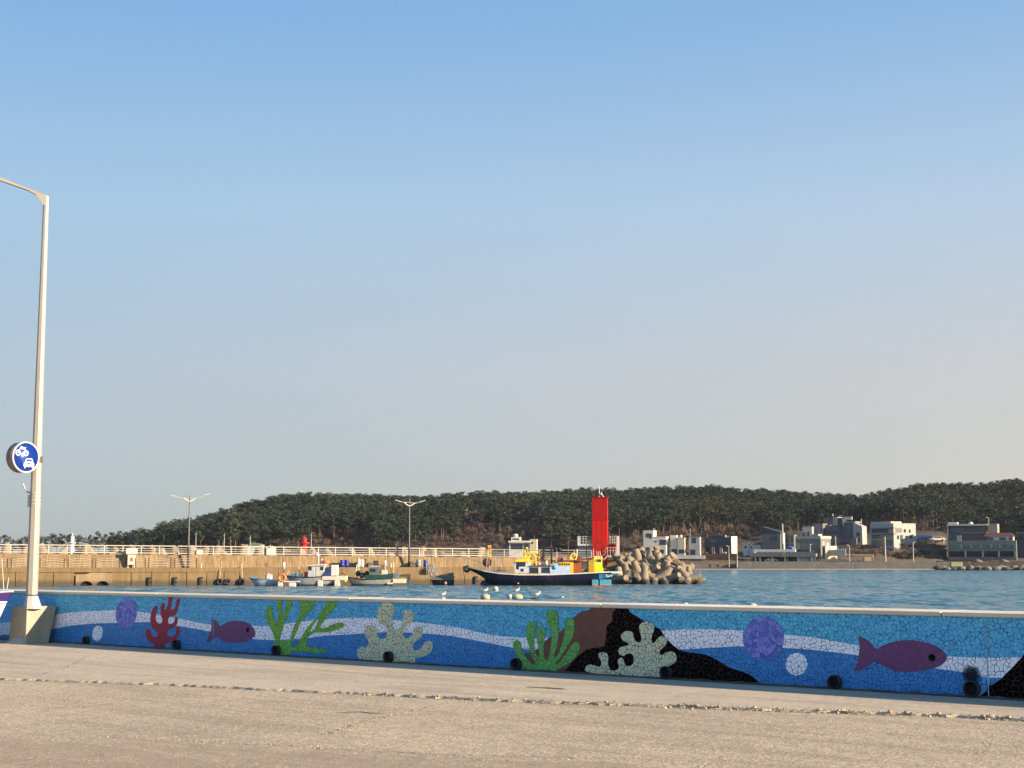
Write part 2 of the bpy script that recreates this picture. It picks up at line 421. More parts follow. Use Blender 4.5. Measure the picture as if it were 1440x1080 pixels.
# cracks and the dark drain slot: thin dark fillings
mb = MB()
def ribbon(pts, w, z):
    n = len(pts); vv = []
    for i, (a, b) in enumerate(pts):
        k = w * (.4 + .6 * abs(noise.noise(Vector((a * 6, b * 6, 1)))) * 2) * math.sin(math.pi * (i + .5) / n) ** .4
        vv += [(a, b - k, z), (a, b + k, z)]
    mb.add(vv, [(2 * i, 2 * i + 1, 2 * i + 3, 2 * i + 2) for i in range(n - 1)])
ribbon(crack_pts([(470, 1003), (500, 1001.5), (525, 1003), (548, 1004.5)], jit=.012), .035, -.026)
ribbon(crack_pts([(742, 966.5), (765, 967.5), (785, 968.5), (800, 970)], jit=.01, z=0), .075, .004)
ribbon([(a, b + .03) for a, b in cr1], .016, -.026); ribbon(crack_pts([(330, 948), (480, 958), (640, 964), (800, 970), (980, 975)], jit=.012, z=0), .007, .003); ribbon(cr6, .008, .003); ribbon(cr5, .006, -.026); ribbon(cr3, .006, -.026)
ribbon([(a, seam_y(a) + .045 + .02 * noise.noise(Vector((a * 4, 0, 0)))) for a in [i * .08 - 6 for i in range(500)]], .012, -.026)
g = mb.build('pavement_cracks', pm('crack_filling', (.045, .035, .025), .95, .4, 10), kind='structure'); g.matrix_world = WM
for m_ in g.data.polygons: pass
mb = MB()   # damp grime and sand gathered at the foot of the wall
x = LX0; vv = []; k = 0
while x < LX1:
    w = .05 + .07 * abs(noise.noise(Vector((x * 1.7, 2, 0)))) + .03 * abs(noise.noise(Vector((x * 12, 2, 0))))
    vv += [(x, .0, .028 + .02 * noise.noise(Vector((x * 5, 0, 4)))), (x, .03 + w * .4, .012), (x, .03 + w, .002)]; x += .06; k += 1
mb.add(vv, [f for i in range(k - 1) for f in ((3 * i, 3 * i + 1, 3 * i + 4, 3 * i + 3), (3 * i + 1, 3 * i + 2, 3 * i + 5, 3 * i + 4))])
g = mb.build('wall_foot_dirt', pm('damp_grime', (.09, .075, .055), .95, .5, 6, .4, 30), kind='stuff', label='dark damp dirt gathered along the foot of the mosaic wall', cat='dirt', fix=True); g.matrix_world = WM

# ------------------------------------------------------------------ the mosaic wall
wall = empty('mosaic_wall', P1, WRZ, 'low harbour wall covered in a blue broken tile mosaic of fish, corals and seaweed', 'wall')
M_body = concrete('wall_concrete', (.50, .42, .31), streak=False)
MB().box(LX0, LX1, -.72, 0, -.6, WTOP - .05).build('wall_body', M_body, wall)
M_cap = concrete('cap_concrete', (.66, .57, .44), streak=False)
mb = MB(); x = LX0
while x < LX1:   # cap cast in lengths
    mb.box(x, min(x + 4.97, LX1), -.78, .035, WTOP - .05, WTOP + rng.uniform(-.004, .004)); x += 4.985
mb.build('wall_cap', M_cap, wall, bevel=.012)
def wpoly(pts, off): return [onwall(px, py, off) for px, py in pts]
def motif(name, pts, off, mat, label=None, smooth=3, parent=None):
    p = smooth_closed(pts, smooth) if smooth else pts
    q = wpoly(p, off); z1 = WTOP - .052
    q = [(a, max(.004, min(z1, b))) for a, b in q]
    return MB().poly(q, off - .004, off).build(name, mat, parent or wall, label, fix=True)
M_lb = mosaic('mosaic_light_blue', (.075, .37, .66), (.12, .48, .78), grout=(.012, .06, .12), big=(1.0, 1.1, .95), scale=18, lines=.9)
M_db = mosaic('mosaic_dark_blue', (.035, .20, .49), (.05, .255, .59), grout=(.010, .05, .14), scale=18, lines=.9)
M_wh = mosaic('mosaic_white', (.84, .85, .93), (.90, .91, .97), grout=(.06, .06, .07), lines=.85, scale=18)
M_red_t = mosaic('mosaic_red', (.27, .018, .045), (.32, .025, .06), grout=(.22, .016, .04), lines=.5)
M_pur = mosaic('mosaic_purple', (.13, .045, .13), (.17, .065, .165), grout=(.11, .04, .12), scale=30, lines=.7)
M_gr1 = mosaic('mosaic_leaf_green', (.13, .34, .05), (.20, .46, .07), grout=(.02, .07, .015), lines=.8, scale=18)
M_gr2 = mosaic('mosaic_green', (.10, .34, .08), (.16, .44, .12), grout=(.02, .08, .02), lines=.8, scale=18)
M_cr = mosaic('mosaic_pale_sage', (.56, .57, .38), (.64, .65, .44), grout=(.05, .055, .04), lines=.95, scale=18)
M_br = mosaic('mosaic_brown', (.125, .052, .038), (.15, .064, .046), grout=(.20, .12, .10), lines=.35)
M_bk = mosaic('mosaic_black', (.0015, .0015, .002), (.003, .003, .004), grout=(.085, .05, .038), lines=.5, spec=.02)
M_vi = mosaic('mosaic_violet', (.06, .12, .46), (.26, .27, .68), grout=(.04, .05, .18), lines=.6)
M_cy = mosaic('mosaic_cyan', (0.055, 0.264, 0.55), (0.11, 0.396, 0.682), grout=(.01, .05, .1))
MB().poly([(LX0, .004), (LX1, .004), (LX1, WTOP - .052), (LX0, WTOP - .052)], -.002, .006).build('upper_water_tiles', M_lb, wall, 'light blue broken tiles across the upper wall', fix=True)
wt = [(-260, 852), (-120, 868), (0, 876), (75.6, 864.3), (110, 860.5), (163, 858), (195, 860), (250.5, 869.6), (297, 878.3), (356.7, 880), (378.5, 880), (433.7, 873), (456.7, 870.6), (494, 869), (529.6, 870), (583.7, 874.6), (640, 882), (681.7, 891), (715, 895.4), (754.6, 897.5), (800, 896), (860, 890), (932, 886.4), (977.8, 884.8), (1024, 885.8), (1045, 887.4), (1102, 892.6), (1139, 896), (1180, 903), (1207.6, 908), (1265, 917), (1331, 923), (1379.7, 925), (1436, 924), (1540, 915), (1760, 925)]
wb = [(-260, 872), (-120, 885), (0, 893), (70.7, 885), (99, 880), (134, 876.8), (163, 876), (196, 875), (211.7, 875.4), (254.5, 881), (293, 887.7), (340, 897), (381.7, 900), (408.8, 899), (431.7, 897.5), (456.7, 894), (494, 891.9), (544, 889), (598, 890.8), (640, 895.4), (681.7, 903), (708.8, 908.5), (740, 913), (790, 917), (860, 917), (962, 913), (997, 911), (1045, 909), (1100, 911), (1141, 913.6), (1180, 918), (1207.6, 921.8), (1265, 932), (1319.5, 940.4), (1354, 945), (1409, 953.5), (1540, 945), (1760, 955)]
def sm_open(p, k=4):
    out = []
    q = [p[0]] + p + [p[-1]]
    for i in range(len(p) - 1):
        a, b, c, d = [Vector(v) for v in q[i:i + 4]]
        for j in range(k):
            t = j / k; out.append(tuple(.5 * ((2 * b) + (c - a) * t + (2 * a - 5 * b + 4 * c - d) * t * t + (3 * b - a - 3 * c + d) * t ** 3)))
    return out + [p[-1]]
wts, wbs = sm_open(wt), sm_open(wb)
off = .010
A_ = wpoly(wts, off); B_ = wpoly(wbs, off)
MB().poly(A_ + B_[::-1], .004, off).build('white_wave_band', M_wh, wall, 'white tile band waving along the wall', fix=True)
MB().poly(B_ + [(B_[-1][0], .004), (B_[0][0], .004)], .004, off).build('deep_water_tiles', M_db, wall, 'deep blue tiles below the white band', fix=True)
z4 = lambda L: [(60 + a / 5.143, 820 + b / 5.143) for a, b in L]
z5 = lambda L: [(340 + a / 4.8, 820 + b / 4.8) for a, b in L]
z6 = lambda L: [(640 + a / 4.8, 820 + b / 4.8) for a, b in L]
z7 = lambda L: [(900 + a / 5.143, 830 + b / 5.143) for a, b in L]
z8 = lambda L: [(1160 + a / 5.143, 830 + b / 5.143) for a, b in L]
motif('mosaic_coral', z4([(805, 482), (808, 445), (775, 425), (748, 390), (745, 345), (765, 328), (780, 350), (788, 375), (815, 388), (832, 375), (832, 355), (815, 343), (790, 320), (778, 280), (783, 220), (800, 178), (822, 162), (829, 185), (818, 230), (820, 270), (840, 292), (860, 285), (865, 260), (855, 235), (853, 200), (852, 170), (862, 148), (875, 145), (882, 162), (874, 188), (888, 190), (905, 150), (913, 88), (942, 88), (938, 120), (930, 160), (925, 188), (945, 192), (960, 165), (968, 120), (990, 112), (990, 140), (975, 185), (965, 220), (945, 235), (920, 240), (908, 262), (910, 292), (935, 292), (952, 275), (955, 250), (972, 245), (975, 270), (968, 300), (945, 320), (915, 333), (900, 355), (905, 380), (930, 386), (955, 375), (965, 350), (968, 320), (985, 310), (992, 335), (985, 375), (965, 405), (935, 428), (905, 433), (885, 445), (878, 482)]), .014, M_red_t, 'dark red branching tile coral')
f1 = motif('mosaic_fish', [(298.2, 871), (297.5, 883), (294, 893), (291, 903.5), (299, 900), (306, 895.5), (312.8, 900.7), (322.5, 903.6), (340, 903.6), (348.3, 901), (356.7, 896), (359.2, 890), (355.6, 882.5), (349.4, 876.5), (340, 873.4), (328, 873), (318.6, 875.6), (310, 880), (305, 874.5)], .014, M_pur, 'small purple tile fish swimming right, nearer the lamp post')
motif('fish_eye', ell(348.2, 885.8, 2, 3.6), .018, M_bk, parent=f1, smooth=0)
motif('mosaic_seaweed', z5([(250, 492), (215, 430), (222, 390), (210, 340), (185, 285), (165, 245), (160, 200), (172, 165), (190, 152), (208, 165), (208, 200), (215, 250), (232, 264), (245, 230), (240, 180), (235, 130), (232, 100), (275, 100), (270, 140), (268, 190), (275, 215), (290, 180), (300, 140), (303, 100), (345, 100), (335, 150), (318, 200), (295, 245), (285, 280), (270, 330), (258, 375), (262, 386), (318, 386), (330, 370), (345, 310), (370, 255), (385, 220), (395, 170), (405, 100), (498, 100), (490, 140), (465, 180), (435, 215), (405, 250), (385, 290), (365, 340), (345, 385), (330, 432), (350, 432), (375, 415), (400, 370), (430, 320), (465, 275), (502, 237), (504, 252), (480, 285), (462, 325), (480, 322), (500, 290), (515, 255), (522, 215), (545, 185), (565, 150), (580, 100), (660, 100), (645, 135), (615, 180), (580, 215), (555, 255), (530, 290), (540, 305), (580, 295), (630, 272), (675, 266), (692, 280), (680, 298), (640, 315), (590, 330), (530, 334), (500, 332), (470, 347), (440, 375), (438, 405), (450, 430), (500, 440), (560, 450), (580, 463), (550, 472), (480, 470), (420, 462), (370, 462), (330, 467), (310, 488)]), .014, M_gr1, 'tall leaf green tile seaweed reaching the cap')
motif('mosaic_coral', z5([(800, 517), (780, 490), (780, 455), (800, 432), (835, 432), (857, 410), (850, 385), (832, 350), (828, 315), (845, 290), (880, 283), (910, 295), (915, 320), (912, 345), (925, 370), (945, 378), (968, 368), (980, 345), (978, 310), (950, 280), (920, 255), (912, 225), (918, 190), (930, 155), (955, 135), (990, 130), (1020, 145), (1030, 180), (1018, 230), (1020, 280), (1035, 308), (1060, 305), (1080, 270), (1090, 225), (1085, 200), (1100, 183), (1135, 181), (1160, 205), (1160, 240), (1145, 265), (1110, 290), (1092, 320), (1090, 350), (1102, 370), (1125, 372), (1150, 345), (1160, 310), (1185, 291), (1210, 294), (1222, 315), (1222, 345), (1205, 370), (1170, 395), (1155, 420), (1158, 445), (1180, 455), (1210, 440), (1228, 410), (1255, 388), (1280, 400), (1288, 430), (1275, 465), (1240, 490), (1200, 500), (1172, 510), (1160, 546), (1090, 544), (1020, 538), (950, 526), (850, 522)]), .014, M_cr, 'pale sage tile coral with round fingers')
motif('mosaic_rock', z6([(428, 562), (430, 545), (455, 500), (470, 475), (500, 470), (560, 440), (600, 400), (650, 355), (720, 320), (760, 270), (800, 230), (860, 190), (900, 182), (950, 152), (1015, 140), (1090, 140), (1085, 175), (1062, 200), (1062, 245), (1047, 270), (1022, 290), (1020, 340), (1012, 400), (1002, 427), (940, 437), (890, 447), (850, 477), (802, 520), (760, 572), (742, 604), (600, 596)]), .014, M_br, 'brown tile rock', smooth=2)
bk = z6([(1085, 140), (1150, 145), (1180, 195), (1240, 235), (1300, 270), (1380, 310)]) + z7([(165, 315), (210, 370), (260, 415), (310, 440), (400, 455), (470, 465), (520, 485), (580, 520), (650, 560), (720, 582), (780, 605), (825, 635), (850, 672), (700, 662), (400, 650), (0, 632)]) + z6([(1370, 650), (1100, 625), (900, 612), (742, 604), (760, 572), (802, 520), (850, 477), (890, 447), (940, 437), (1002, 427), (1012, 400), (1020, 340), (1022, 290), (1047, 270), (1062, 245), (1062, 200), (1085, 175)])
motif('mosaic_rock', bk, .0145, M_bk, 'black tile rock with thin pale joints in mid wall', smooth=2)
motif('mosaic_seaweed', z6([(430, 562), (435, 530), (410, 480), (395, 440), (390, 405), (405, 388), (430, 390), (445, 415), (450, 450), (470, 490), (500, 530), (530, 552), (542, 535), (525, 505), (505, 450), (485, 380), (480, 320), (490, 275), (520, 257), (545, 268), (545, 310), (535, 360), (532, 420), (545, 480), (560, 502), (567, 475), (555, 400), (552, 330), (565, 305), (588, 293), (608, 305), (605, 350), (597, 420), (600, 490), (610, 517), (625, 512), (640, 460), (650, 400), (648, 330), (625, 270), (615, 220), (622, 195), (650, 182), (680, 188), (693, 220), (697, 290), (697, 360), (685, 430), (668, 485), (672, 502), (684, 496), (700, 470), (725, 400), (740, 320), (742, 265), (760, 240), (790, 242), (805, 260), (805, 310), (790, 370), (755, 430), (720, 490), (678, 545), (684, 552), (700, 538), (740, 490), (780, 430), (800, 405), (825, 400), (840, 420), (838, 455), (815, 495), (770, 540), (710, 575), (660, 597), (560, 592), (490, 582)]), .019, M_gr2, 'green tile seaweed with club shaped fronds before the brown rock')
motif('mosaic_coral', z6([(885, 597), (883, 565), (905, 550), (940, 555), (968, 565), (985, 553), (985, 525), (970, 500), (968, 478), (992, 466), (1023, 475), (1033, 505), (1030, 545), (1045, 580), (1070, 592), (1095, 582), (1105, 560), (1097, 530), (1107, 508), (1128, 505), (1140, 530), (1150, 555), (1175, 560), (1200, 545), (1207, 515), (1200, 485), (1180, 475), (1155, 480), (1138, 492), (1112, 482), (1102, 455), (1117, 432), (1150, 425), (1172, 415), (1160, 400), (1130, 388), (1120, 360), (1135, 332), (1168, 323), (1198, 335), (1205, 370), (1225, 397), (1250, 397), (1258, 370), (1248, 330), (1243, 292), (1262, 267), (1298, 262), (1333, 275), (1343, 310), (1330, 350), (1325, 385), (1340, 407), (1365, 375), (1395, 357), (1423, 368), (1430, 400), (1410, 430), (1385, 452), (1380, 475), (1398, 486)]) + z7([(165, 465), (205, 445), (243, 448), (265, 480), (258, 515), (225, 540), (190, 556), (152, 575), (140, 600), (138, 634), (0, 640)]) + z6([(1240, 646), (1100, 628), (990, 614)]), .019, M_cr, 'pale sage tile coral with knobbly arms before the black rock')
motif('mosaic_bubble', ell(177.6, 861.8, 14.8, 21.6, 10), .014, M_vi, 'small violet tile disc above the white circle, near the lamp post', smooth=0)
motif('mosaic_bubble', ell(137, 890.6, 7.3, 10.9, 12), .014, M_wh, 'small white tile circle near the lamp post', smooth=0)
motif('mosaic_bubble', ell(1073.6, 898, 28.8, 30.6, 0), .014, M_vi, 'big violet tile disc over the white band', smooth=0)
motif('mosaic_bubble', ell(1120, 934, 15.2, 15.8, 0), .014, M_wh, 'larger white tile circle below the violet disc', smooth=0)
f2 = motif('mosaic_fish', z8([(243, 338), (250, 400), (246, 460), (238, 520), (216, 584), (300, 558), (362, 518), (430, 553), (520, 585), (620, 592), (720, 578), (800, 560), (850, 535), (880, 500), (880, 475), (850, 435), (790, 400), (700, 372), (600, 360), (500, 372), (430, 395), (372, 424), (335, 385), (300, 355)]), .014, M_pur, 'large purple tile fish swimming right, nearer the viewer')
motif('fish_eye', ell(1160 + 773 / 5.143, 830 + 488 / 5.143, 4.9, 5.1), .018, M_bk, parent=f2, smooth=0)
motif('mosaic_rock', z8([(1470, 440), (1440, 462), (1420, 490), (1370, 545), (1310, 602), (1280, 637), (1240, 665), (1205, 685), (1178, 700), (1170, 730), (1172, 800), (1900, 860), (2500, 900), (2500, 500), (2200, 300), (1900, 250), (1650, 320)]), .0145, M_bk, 'black tile rock at the nearest end of the wall', smooth=2)
motif('cyan_tile_patch', z8([(1140, 625), (1205, 632), (1195, 660), (1165, 700), (1168, 785), (1095, 780), (1120, 740), (1135, 690)]), .0138, M_cy, 'bright cyan tile repair strip beside the joint', smooth=0)
# pale expansion joint and cap-foot seam
for px, py in ((1387, 870), (302, 845)):
    u, _ = onwall(px, py); MB().box(u - .006, u + .006, .0, .0155, .004, WTOP - .08).build('expansion_joint', pm('joint_filler', (.25, .38, .45), .8, .4, 8), wall)
u, _ = onwall(1366, 960)
# drain pipes along the foot
def pipe(px, py, r):
    u, z = onwall(px, py, .06); z = max(z, r + .005)
    o = MB()
    n = 20; L = .085
    o.lathe([(r, -.05), (r * 1.02, L), (r * .84, L), (r * .82, .0)], (u, 0, z), n, 'y')
    b = o.build('drain_pipe', M_dark, wall, fix=True)
    MB().lathe([(.001, .022), (r * .84, .022)], (u, 0, z), n, 'y').build('pipe_opening', M_black, b)  # black disc paints in the shade inside the pipe
for px, py, r in ((30, 894, .085), (120, 903.5, .075), (247, 909, .085), (387.5, 915.5, .085), (545.5, 925, .085), (725, 935, .085), (936, 947, .085), (1173, 961.5, .085), (1366, 972.5, .095)): pipe(px, py, r)
t = NT('soot'); cu, cz = onwall(1366, 957, .0168)
mp = t.new('ShaderNodeMapping', vector_type='POINT'); mp.inputs['Location'].default_value = (-cu, 0, -.26); t.link(t.co.outputs['Object'], mp.inputs[0])
ln = t.new('ShaderNodeVectorMath', operation='LENGTH'); t.link(mp.outputs[0], ln.inputs[0])
a_ = t.math('ADD', ln.outputs['Value'], t.math('MULTIPLY', t.math('SUBTRACT', t.noise(14, 4, .7), .5), .09))
t.link(t.ramp(a_, [(.03, .92), (.12, 0.)]), t.b.inputs['Alpha']); t.b.inputs['Base Color'].default_value = (.004, .006, .012, 1); t.b.inputs['Roughness'].default_value = .8
MB().poly([(cu - .16, .1), (cu + .16, .1), (cu + .16, .44), (cu - .16, .44)], .0155, .0168).build('soot_mark', t.m, wall, 'black soot mark above the nearest pipe', fix=True)

# ------------------------------------------------------------------ street lamp on its plinth
M_pl = concrete('plinth_concrete', (.42, .38, .27), bscale=20)
c0 = onz(36, 905.8, 0)        # nearest lower corner of the plinth
foot = empty('lamp_plinth', c0, WRZ, 'weathered grey concrete block under the street lamp, wider at its top', 'plinth')
u_ = .60; v_ = .64
# local x along the wall (away), local y toward the viewer
MB().hexa([(-.0, 0, -.03), (-.0, -.50, -.03), (u_, -.50, -.03), (u_, 0, -.03), (0.0, 0.0, .71), (-.0, -.66, .71), (.50, -.66, .71), (.50, 0.0, .71)]).build('plinth_block', M_pl, foot, fix=True, bevel=.02)
mm = MB()   # mortar skirt at the foot
mm.hexa([(-.04, .14, -.03), (-.05, -.05, -.03), (.5, -.05, -.03), (.55, .16, -.03), (.08, .01, .12), (.1, -.02, .13), (.38, -.02, .14), (.36, .02, .12)])
mm.build('mortar_skirt', concrete('mortar', (.46, .44, .38)), foot, fix=True, bevel=.03)
pb = at(46, 856, c0.y + .15); pb.z = .71
dP = pb.y
lamp = empty('street_lamp', pb, 0, 'tall cream octagonal street lamp rising from a concrete plinth, arm bent towards the harbour', 'street lamp')
ptop = at(65, 276, dP) ; tb = at(40.5, 836, dP); base_dx = 0
def loc(px, py): q = at(px, py, dP) - pb; return Vector((q.x, q.y, q.z))
s_ = S(dP)
axb = loc(44.0, 856); axb.y = 0; axt = loc(65.0, 277); axt.y = 0
def axp(t): return axb.lerp(axt, t)
tz = lambda py: (loc(50, py).z - axb.z) / (axt.z - axb.z)
prof = [(836, 8.0), (750, 7.6), (716, 7.3), (640, 6.7), (560, 6.0), (480, 5.4), (400, 4.8), (320, 4.2), (279, 3.9)]
mb = MB()
for (pa, ra), (pb_, rb) in zip(prof, prof[1:]):
    mb.cyl(axp(tz(pa)), axp(tz(pb_)), ra * s_, rb * s_, 8, caps=False, smooth=False, ph=.39)
mb.cyl(axp(tz(279.1)), axp(tz(276)), 3.95 * s_, 3.6 * s_, 8, smooth=False, ph=.39)
M_pole = pm('cream_pole_paint', (.34, .30, .24), .42, .12, 1.2, .06, 30, stretch=(1, 1, .3), dirt=(.40, .33, .24))
mb.build('lamp_pole', M_pole, lamp)
mb = MB()
mb.cyl(axp(0) + Vector((.03, 0, .0)), axp(tz(838)), 12.5 * s_ * 1.0, 8.3 * s_, 8, smooth=False, ph=.39)
mb.cyl(axp(0) + Vector((.03, 0, .0)), axp(0) + Vector((.03, 0, .015)), 13.3 * s_, 13.3 * s_, 8, smooth=False, ph=.39)
mb.build('flared_shoe', pm('white_shoe_paint', (.50, .475, .43), .5, .1, 4, .1), lamp)
mb = MB()
for py in (694, 698, 704, 709): mb.cyl(axp(tz(py + .8)), axp(tz(py - .8)), 7.75 * s_, 7.75 * s_, 12)
mb.box(axp(tz(700)).x - 9.6 * s_, axp(tz(700)).x - 6.5 * s_, -.05, .05, axp(tz(713)).z, axp(tz(696)).z)
mb.build('pole_clamp', M_steelwhite, lamp)
p = axp(tz(693)); q1 = loc(36.5, 692); q2 = loc(32.5, 680); q1.y = q2.y = -.02
MB().tube([p + Vector((-6 * s_, 0, 0)), q1 + Vector((.03, 0, .0)), q1 + Vector((-.01, 0, .05)), q2], .017, 8).build('flag_hook', M_steelwhite, lamp)
# arm: box-section, haunch at the pole
armdir = Vector((-.985, -.17, 0)).normalized()
mb = MB(); hub = axt.copy()
kx = s_ / abs(armdir.x)
def arm(dx, dz, w=.055):  # px left of the pole axis, px above the top -> ring of 4
    c = hub + armdir * (dx * kx) ; side = Vector((-armdir.y, armdir.x, 0)) * w
    return c + side, c - side
upper = [(0, 3.), (-0, 3.), (65, 27), (170, 62), (300, 98)]
lower = [(0, -15.), (3.5, -12), (14, 2.5), (25, 8.3), (65, 21.5), (170, 57), (300, 94)]
upT = [(0, 2.2), (3.5, 3.0), (14, 7.0), (25, 11.2), (65, 26.0), (170, 61), (300, 97)]
ring = []
for (dx, dl), (_, du) in zip(lower, upT):
    a, b = arm(dx, 0); ring.append([a + Vector((0, 0, dl * s_)), b + Vector((0, 0, dl * s_)), b + Vector((0, 0, du * s_)), a + Vector((0, 0, du * s_))])
vv = [p for r in ring for p in r]; fs = []
for i in range(len(ring) - 1):
    for k in range(4): fs.append((4 * i + k, 4 * i + (k + 1) % 4, 4 * i + 4 + (k + 1) % 4, 4 * i + 4 + k))
fs += [(0, 1, 2, 3), tuple(4 * (len(ring) - 1) + k for k in (3, 2, 1, 0))]
mb.add(vv, fs).build('lamp_arm', M_pole, lamp, fix=True)
e = hub + armdir * (310 * kx) + Vector((0, 0, 97 * s_))
MB().box(-.45, .35, -.14, .14, -.05, .06, Matrix.Translation(e) @ Matrix.Rotation(math.atan2(armdir.y, armdir.x), 4, 'Z') @ Matrix.Rotation(R(-10), 4, 'Y')).build('lamp_head', M_grey, lamp, bevel=.02)

# round blue sign box clamped to the pole
dS = dP - .40
cS = at(36.3, 643, dS); RZS = R(53)     # its face is turned to the right of the viewer
sign = empty('road_sign', cS, RZS, 'round blue motorcycle and car sign box clamped to the cream street lamp', 'road sign')
r_ = 22.3 * S(dS); T = .21
M_sbody = pm('weathered_sign_box', (.20, .15, .105), .6, .5, 9, .2)
MB().lathe([(.001, T), (r_ * .97, T), (r_ * .97, .012), (.001, .012)], n=48, axis='y').build('sign_box', M_sbody, sign, fix=True)
MB().lathe([(r_ * .90, .0), (r_ * .90, -.012), (r_, -.012), (r_, .018), (r_ * .9, .018)], n=48, axis='y').build('sign_rim', pm('sign_white', (.46, .46, .48), .35, .04), sign, fix=True)
M_sb = pm('sign_blue', (.002, .030, .23), .3, .35, 3, 0)
MB().lathe([(.001, .0), (r_ * .905, .0), (r_ * .905, .01), (.001, .01)], n=48, axis='y').build('sign_face', M_sb, sign, fix=True)
M_sw = pm('sign_symbol_white', (.44, .47, .54), .4, .05)
# symbols in face units: x right, z up, from the zoomed photograph (px from the centre, x stretched for the turn)
def fz(x, y): return ((x - 390) / 10.8 * S(dS) / math.cos(R(35)), (468 - y) / 10.8 * S(dS))
def fpoly(m, pts, y=-.004): m.poly([fz(*p) for p in pts], .001, y)
mc = MB()
for cx in (276, 388):
    ring_o = [fz(cx + 38 * math.cos(t), 405 + 47 * math.sin(t)) for t in [i * math.pi / 12 for i in range(24)]]
    ring_i = [fz(cx + 20 * math.cos(t), 405 + 25 * math.sin(t)) for t in [i * math.pi / 12 for i in range(24)]]
    n = 24; v3 = [(a, -.004, b) for a, b in ring_o + ring_i]
    mc.add(v3, [(i, (i + 1) % n, n + (i + 1) % n, n + i) for i in range(n)])
    fpoly(mc, [(cx + 8 * math.cos(t), 400 + 10 * math.sin(t)) for t in [i * math.pi / 5 for i in range(10)]], -.0045)
fpoly(mc, [(268, 400), (280, 405), (304, 350), (372, 352), (384, 402), (396, 398), (378, 335), (385, 322), (386, 312), (345, 318), (335, 303), (312, 302), (298, 325), (292, 350)], -.005)
mc.build('motorcycle_symbol', M_sw, sign)
mb = MB()
fpoly(mb, [(358, 600), (362, 560), (376, 545), (392, 495), (405, 482), (478, 482), (490, 495), (502, 545), (514, 560), (516, 605), (505, 612), (503, 636), (490, 632), (480, 612), (392, 614), (388, 636), (374, 636), (370, 612)], -.0045)
cs = mb.build('car_symbol', M_sw, sign, fix=True)
mb = MB(); fpoly(mb, [(396, 528), (406, 498), (474, 498), (484, 528)], -.0065); fpoly(mb, [(410, 555), (466, 555), (464, 574), (412, 574)], -.0065); fpoly(mb, [(420, 590), (456, 590), (456, 602), (420, 602)], -.0065)
for a in (384, 478): fpoly(mb, [(a, 560), (a + 14, 558), (a + 14, 572), (a, 574)], -.0065)
mb.build('car_windscreen', M_sb, cs, fix=True)
# bracket: a strap round the pole, reaching back to the box
RI = (Matrix.Translation(cS) @ Matrix.Rotation(RZS, 4, 'Z')).inverted()
pw = pb + axp(tz(646)); q = RI @ pw
mb = MB(); mb.cyl((q.x, q.y, q.z - .055), (q.x, q.y, q.z + .055), 8.3 * s_, 8.3 * s_, 16)
mb.box(min(q.x, 0) , max(q.x, 0) + .0, q.y - .03, q.y + .03, q.z - .05, q.z + .05); mb.box(-.03, .03, .15, max(q.y, .2) + .02, -.04 + q.z, .04 + q.z)
mb.build('bracket', pm('bracket_brown', (.10, .06, .045), .6, .3), sign)

# bow of a small boat standing on the quay at the picture's edge
def section_hull(stations, inner=.28):
    """stations: (x_top, x_bottom, half_beam, z_gunwale, z_keel); returns hull MB and deck MB"""
    h = MB(); prof_ = [(1.0, 1.0), (.97, .72), (.88, .40), (.66, .12), (.0, 0.)]
    rows = []
    for xt, xb, b, zt, zk in stations:
        row = []
        for sgn in (1, -1):
            side = []
            for w, k in prof_:
                xx = xb + (xt - xb) * k
                side.append((xx, -sgn * b * w, zk + (zt - zk) * k))
            row.append(side)
        rows.append(row[0] + row[1][:-1][::-1])
    n = len(rows[0])
    vv = [p for r in rows for p in r]; fs = []
    for i in range(len(rows) - 1):
        for k in range(n - 1): fs.append((i * n + k, i * n + k + 1, (i + 1) * n + k + 1, (i + 1) * n + k))
    fs.append(tuple((len(rows) - 1) * n + k for k in range(n)))
    h.add(vv, fs, True)
    d = MB(); vv = []; 
    for xt, xb, b, zt, zk in stations: vv += [(xt, -b * .99, zt - inner), (xt, b * .99, zt - inner)]
    d.add(vv, [(2 * i, 2 * i + 2, 2 * i + 3, 2 * i + 1) for i in range(len(stations) - 1)])
    return h, d
def gunwale(st, r=.05, lift=.0):
    m = MB()
    for sgn in (1, -1):
        m.tube([(s[0], -sgn * s[2], s[3] + lift) for s in st], r, 6)
    m.tube([(st[-1][0], -st[-1][2], st[-1][3] + lift), (st[-1][0], st[-1][2], st[-1][3] + lift)], r, 6)
    return m
dB = 28.6
bo = empty('beached_boat', at(-60, 905, dB), R(180), 'purple and white boat bow standing on the quay beside the lamp plinth', 'boat')
bo.location.z = 0
sB = S(dB); tipx = (14 + 60) * sB
st = [(-tipx, -tipx + .38, .02, .98, .12), (-tipx + .4, -tipx + .55, .28, .95, .10), (-tipx + 1.1, -tipx + 1.1, .55, .92, .08), (-tipx + 2.6, -tipx + 2.6, .78, .9, .08), (-tipx + 4.2, -tipx + 4.2, .74, .9, .1)]
st = [(a, b, c, d + .02, e) for a, b, c, d, e in st]
hu, de = section_hull(st, .2)
t = NT('purple_white_hull'); sep = t.new('ShaderNodeSeparateXYZ'); t.link(t.co.outputs['Object'], sep.inputs[0])
t.link(t.mix(t.math('GREATER_THAN', sep.outputs[2], Z(845, dB)), (.55, .55, .68), (.025, .012, .13)), t.b.inputs['Base Color']); t.b.inputs['Roughness'].default_value = .4
hu.build('boat_hull', t.m, bo, fix=True); de.build('boat_deck', M_white, bo)
gunwale(st, .022, .005).build('gunwale', pm('pink_trim', (.55, .38, .42), .5, .2), bo)
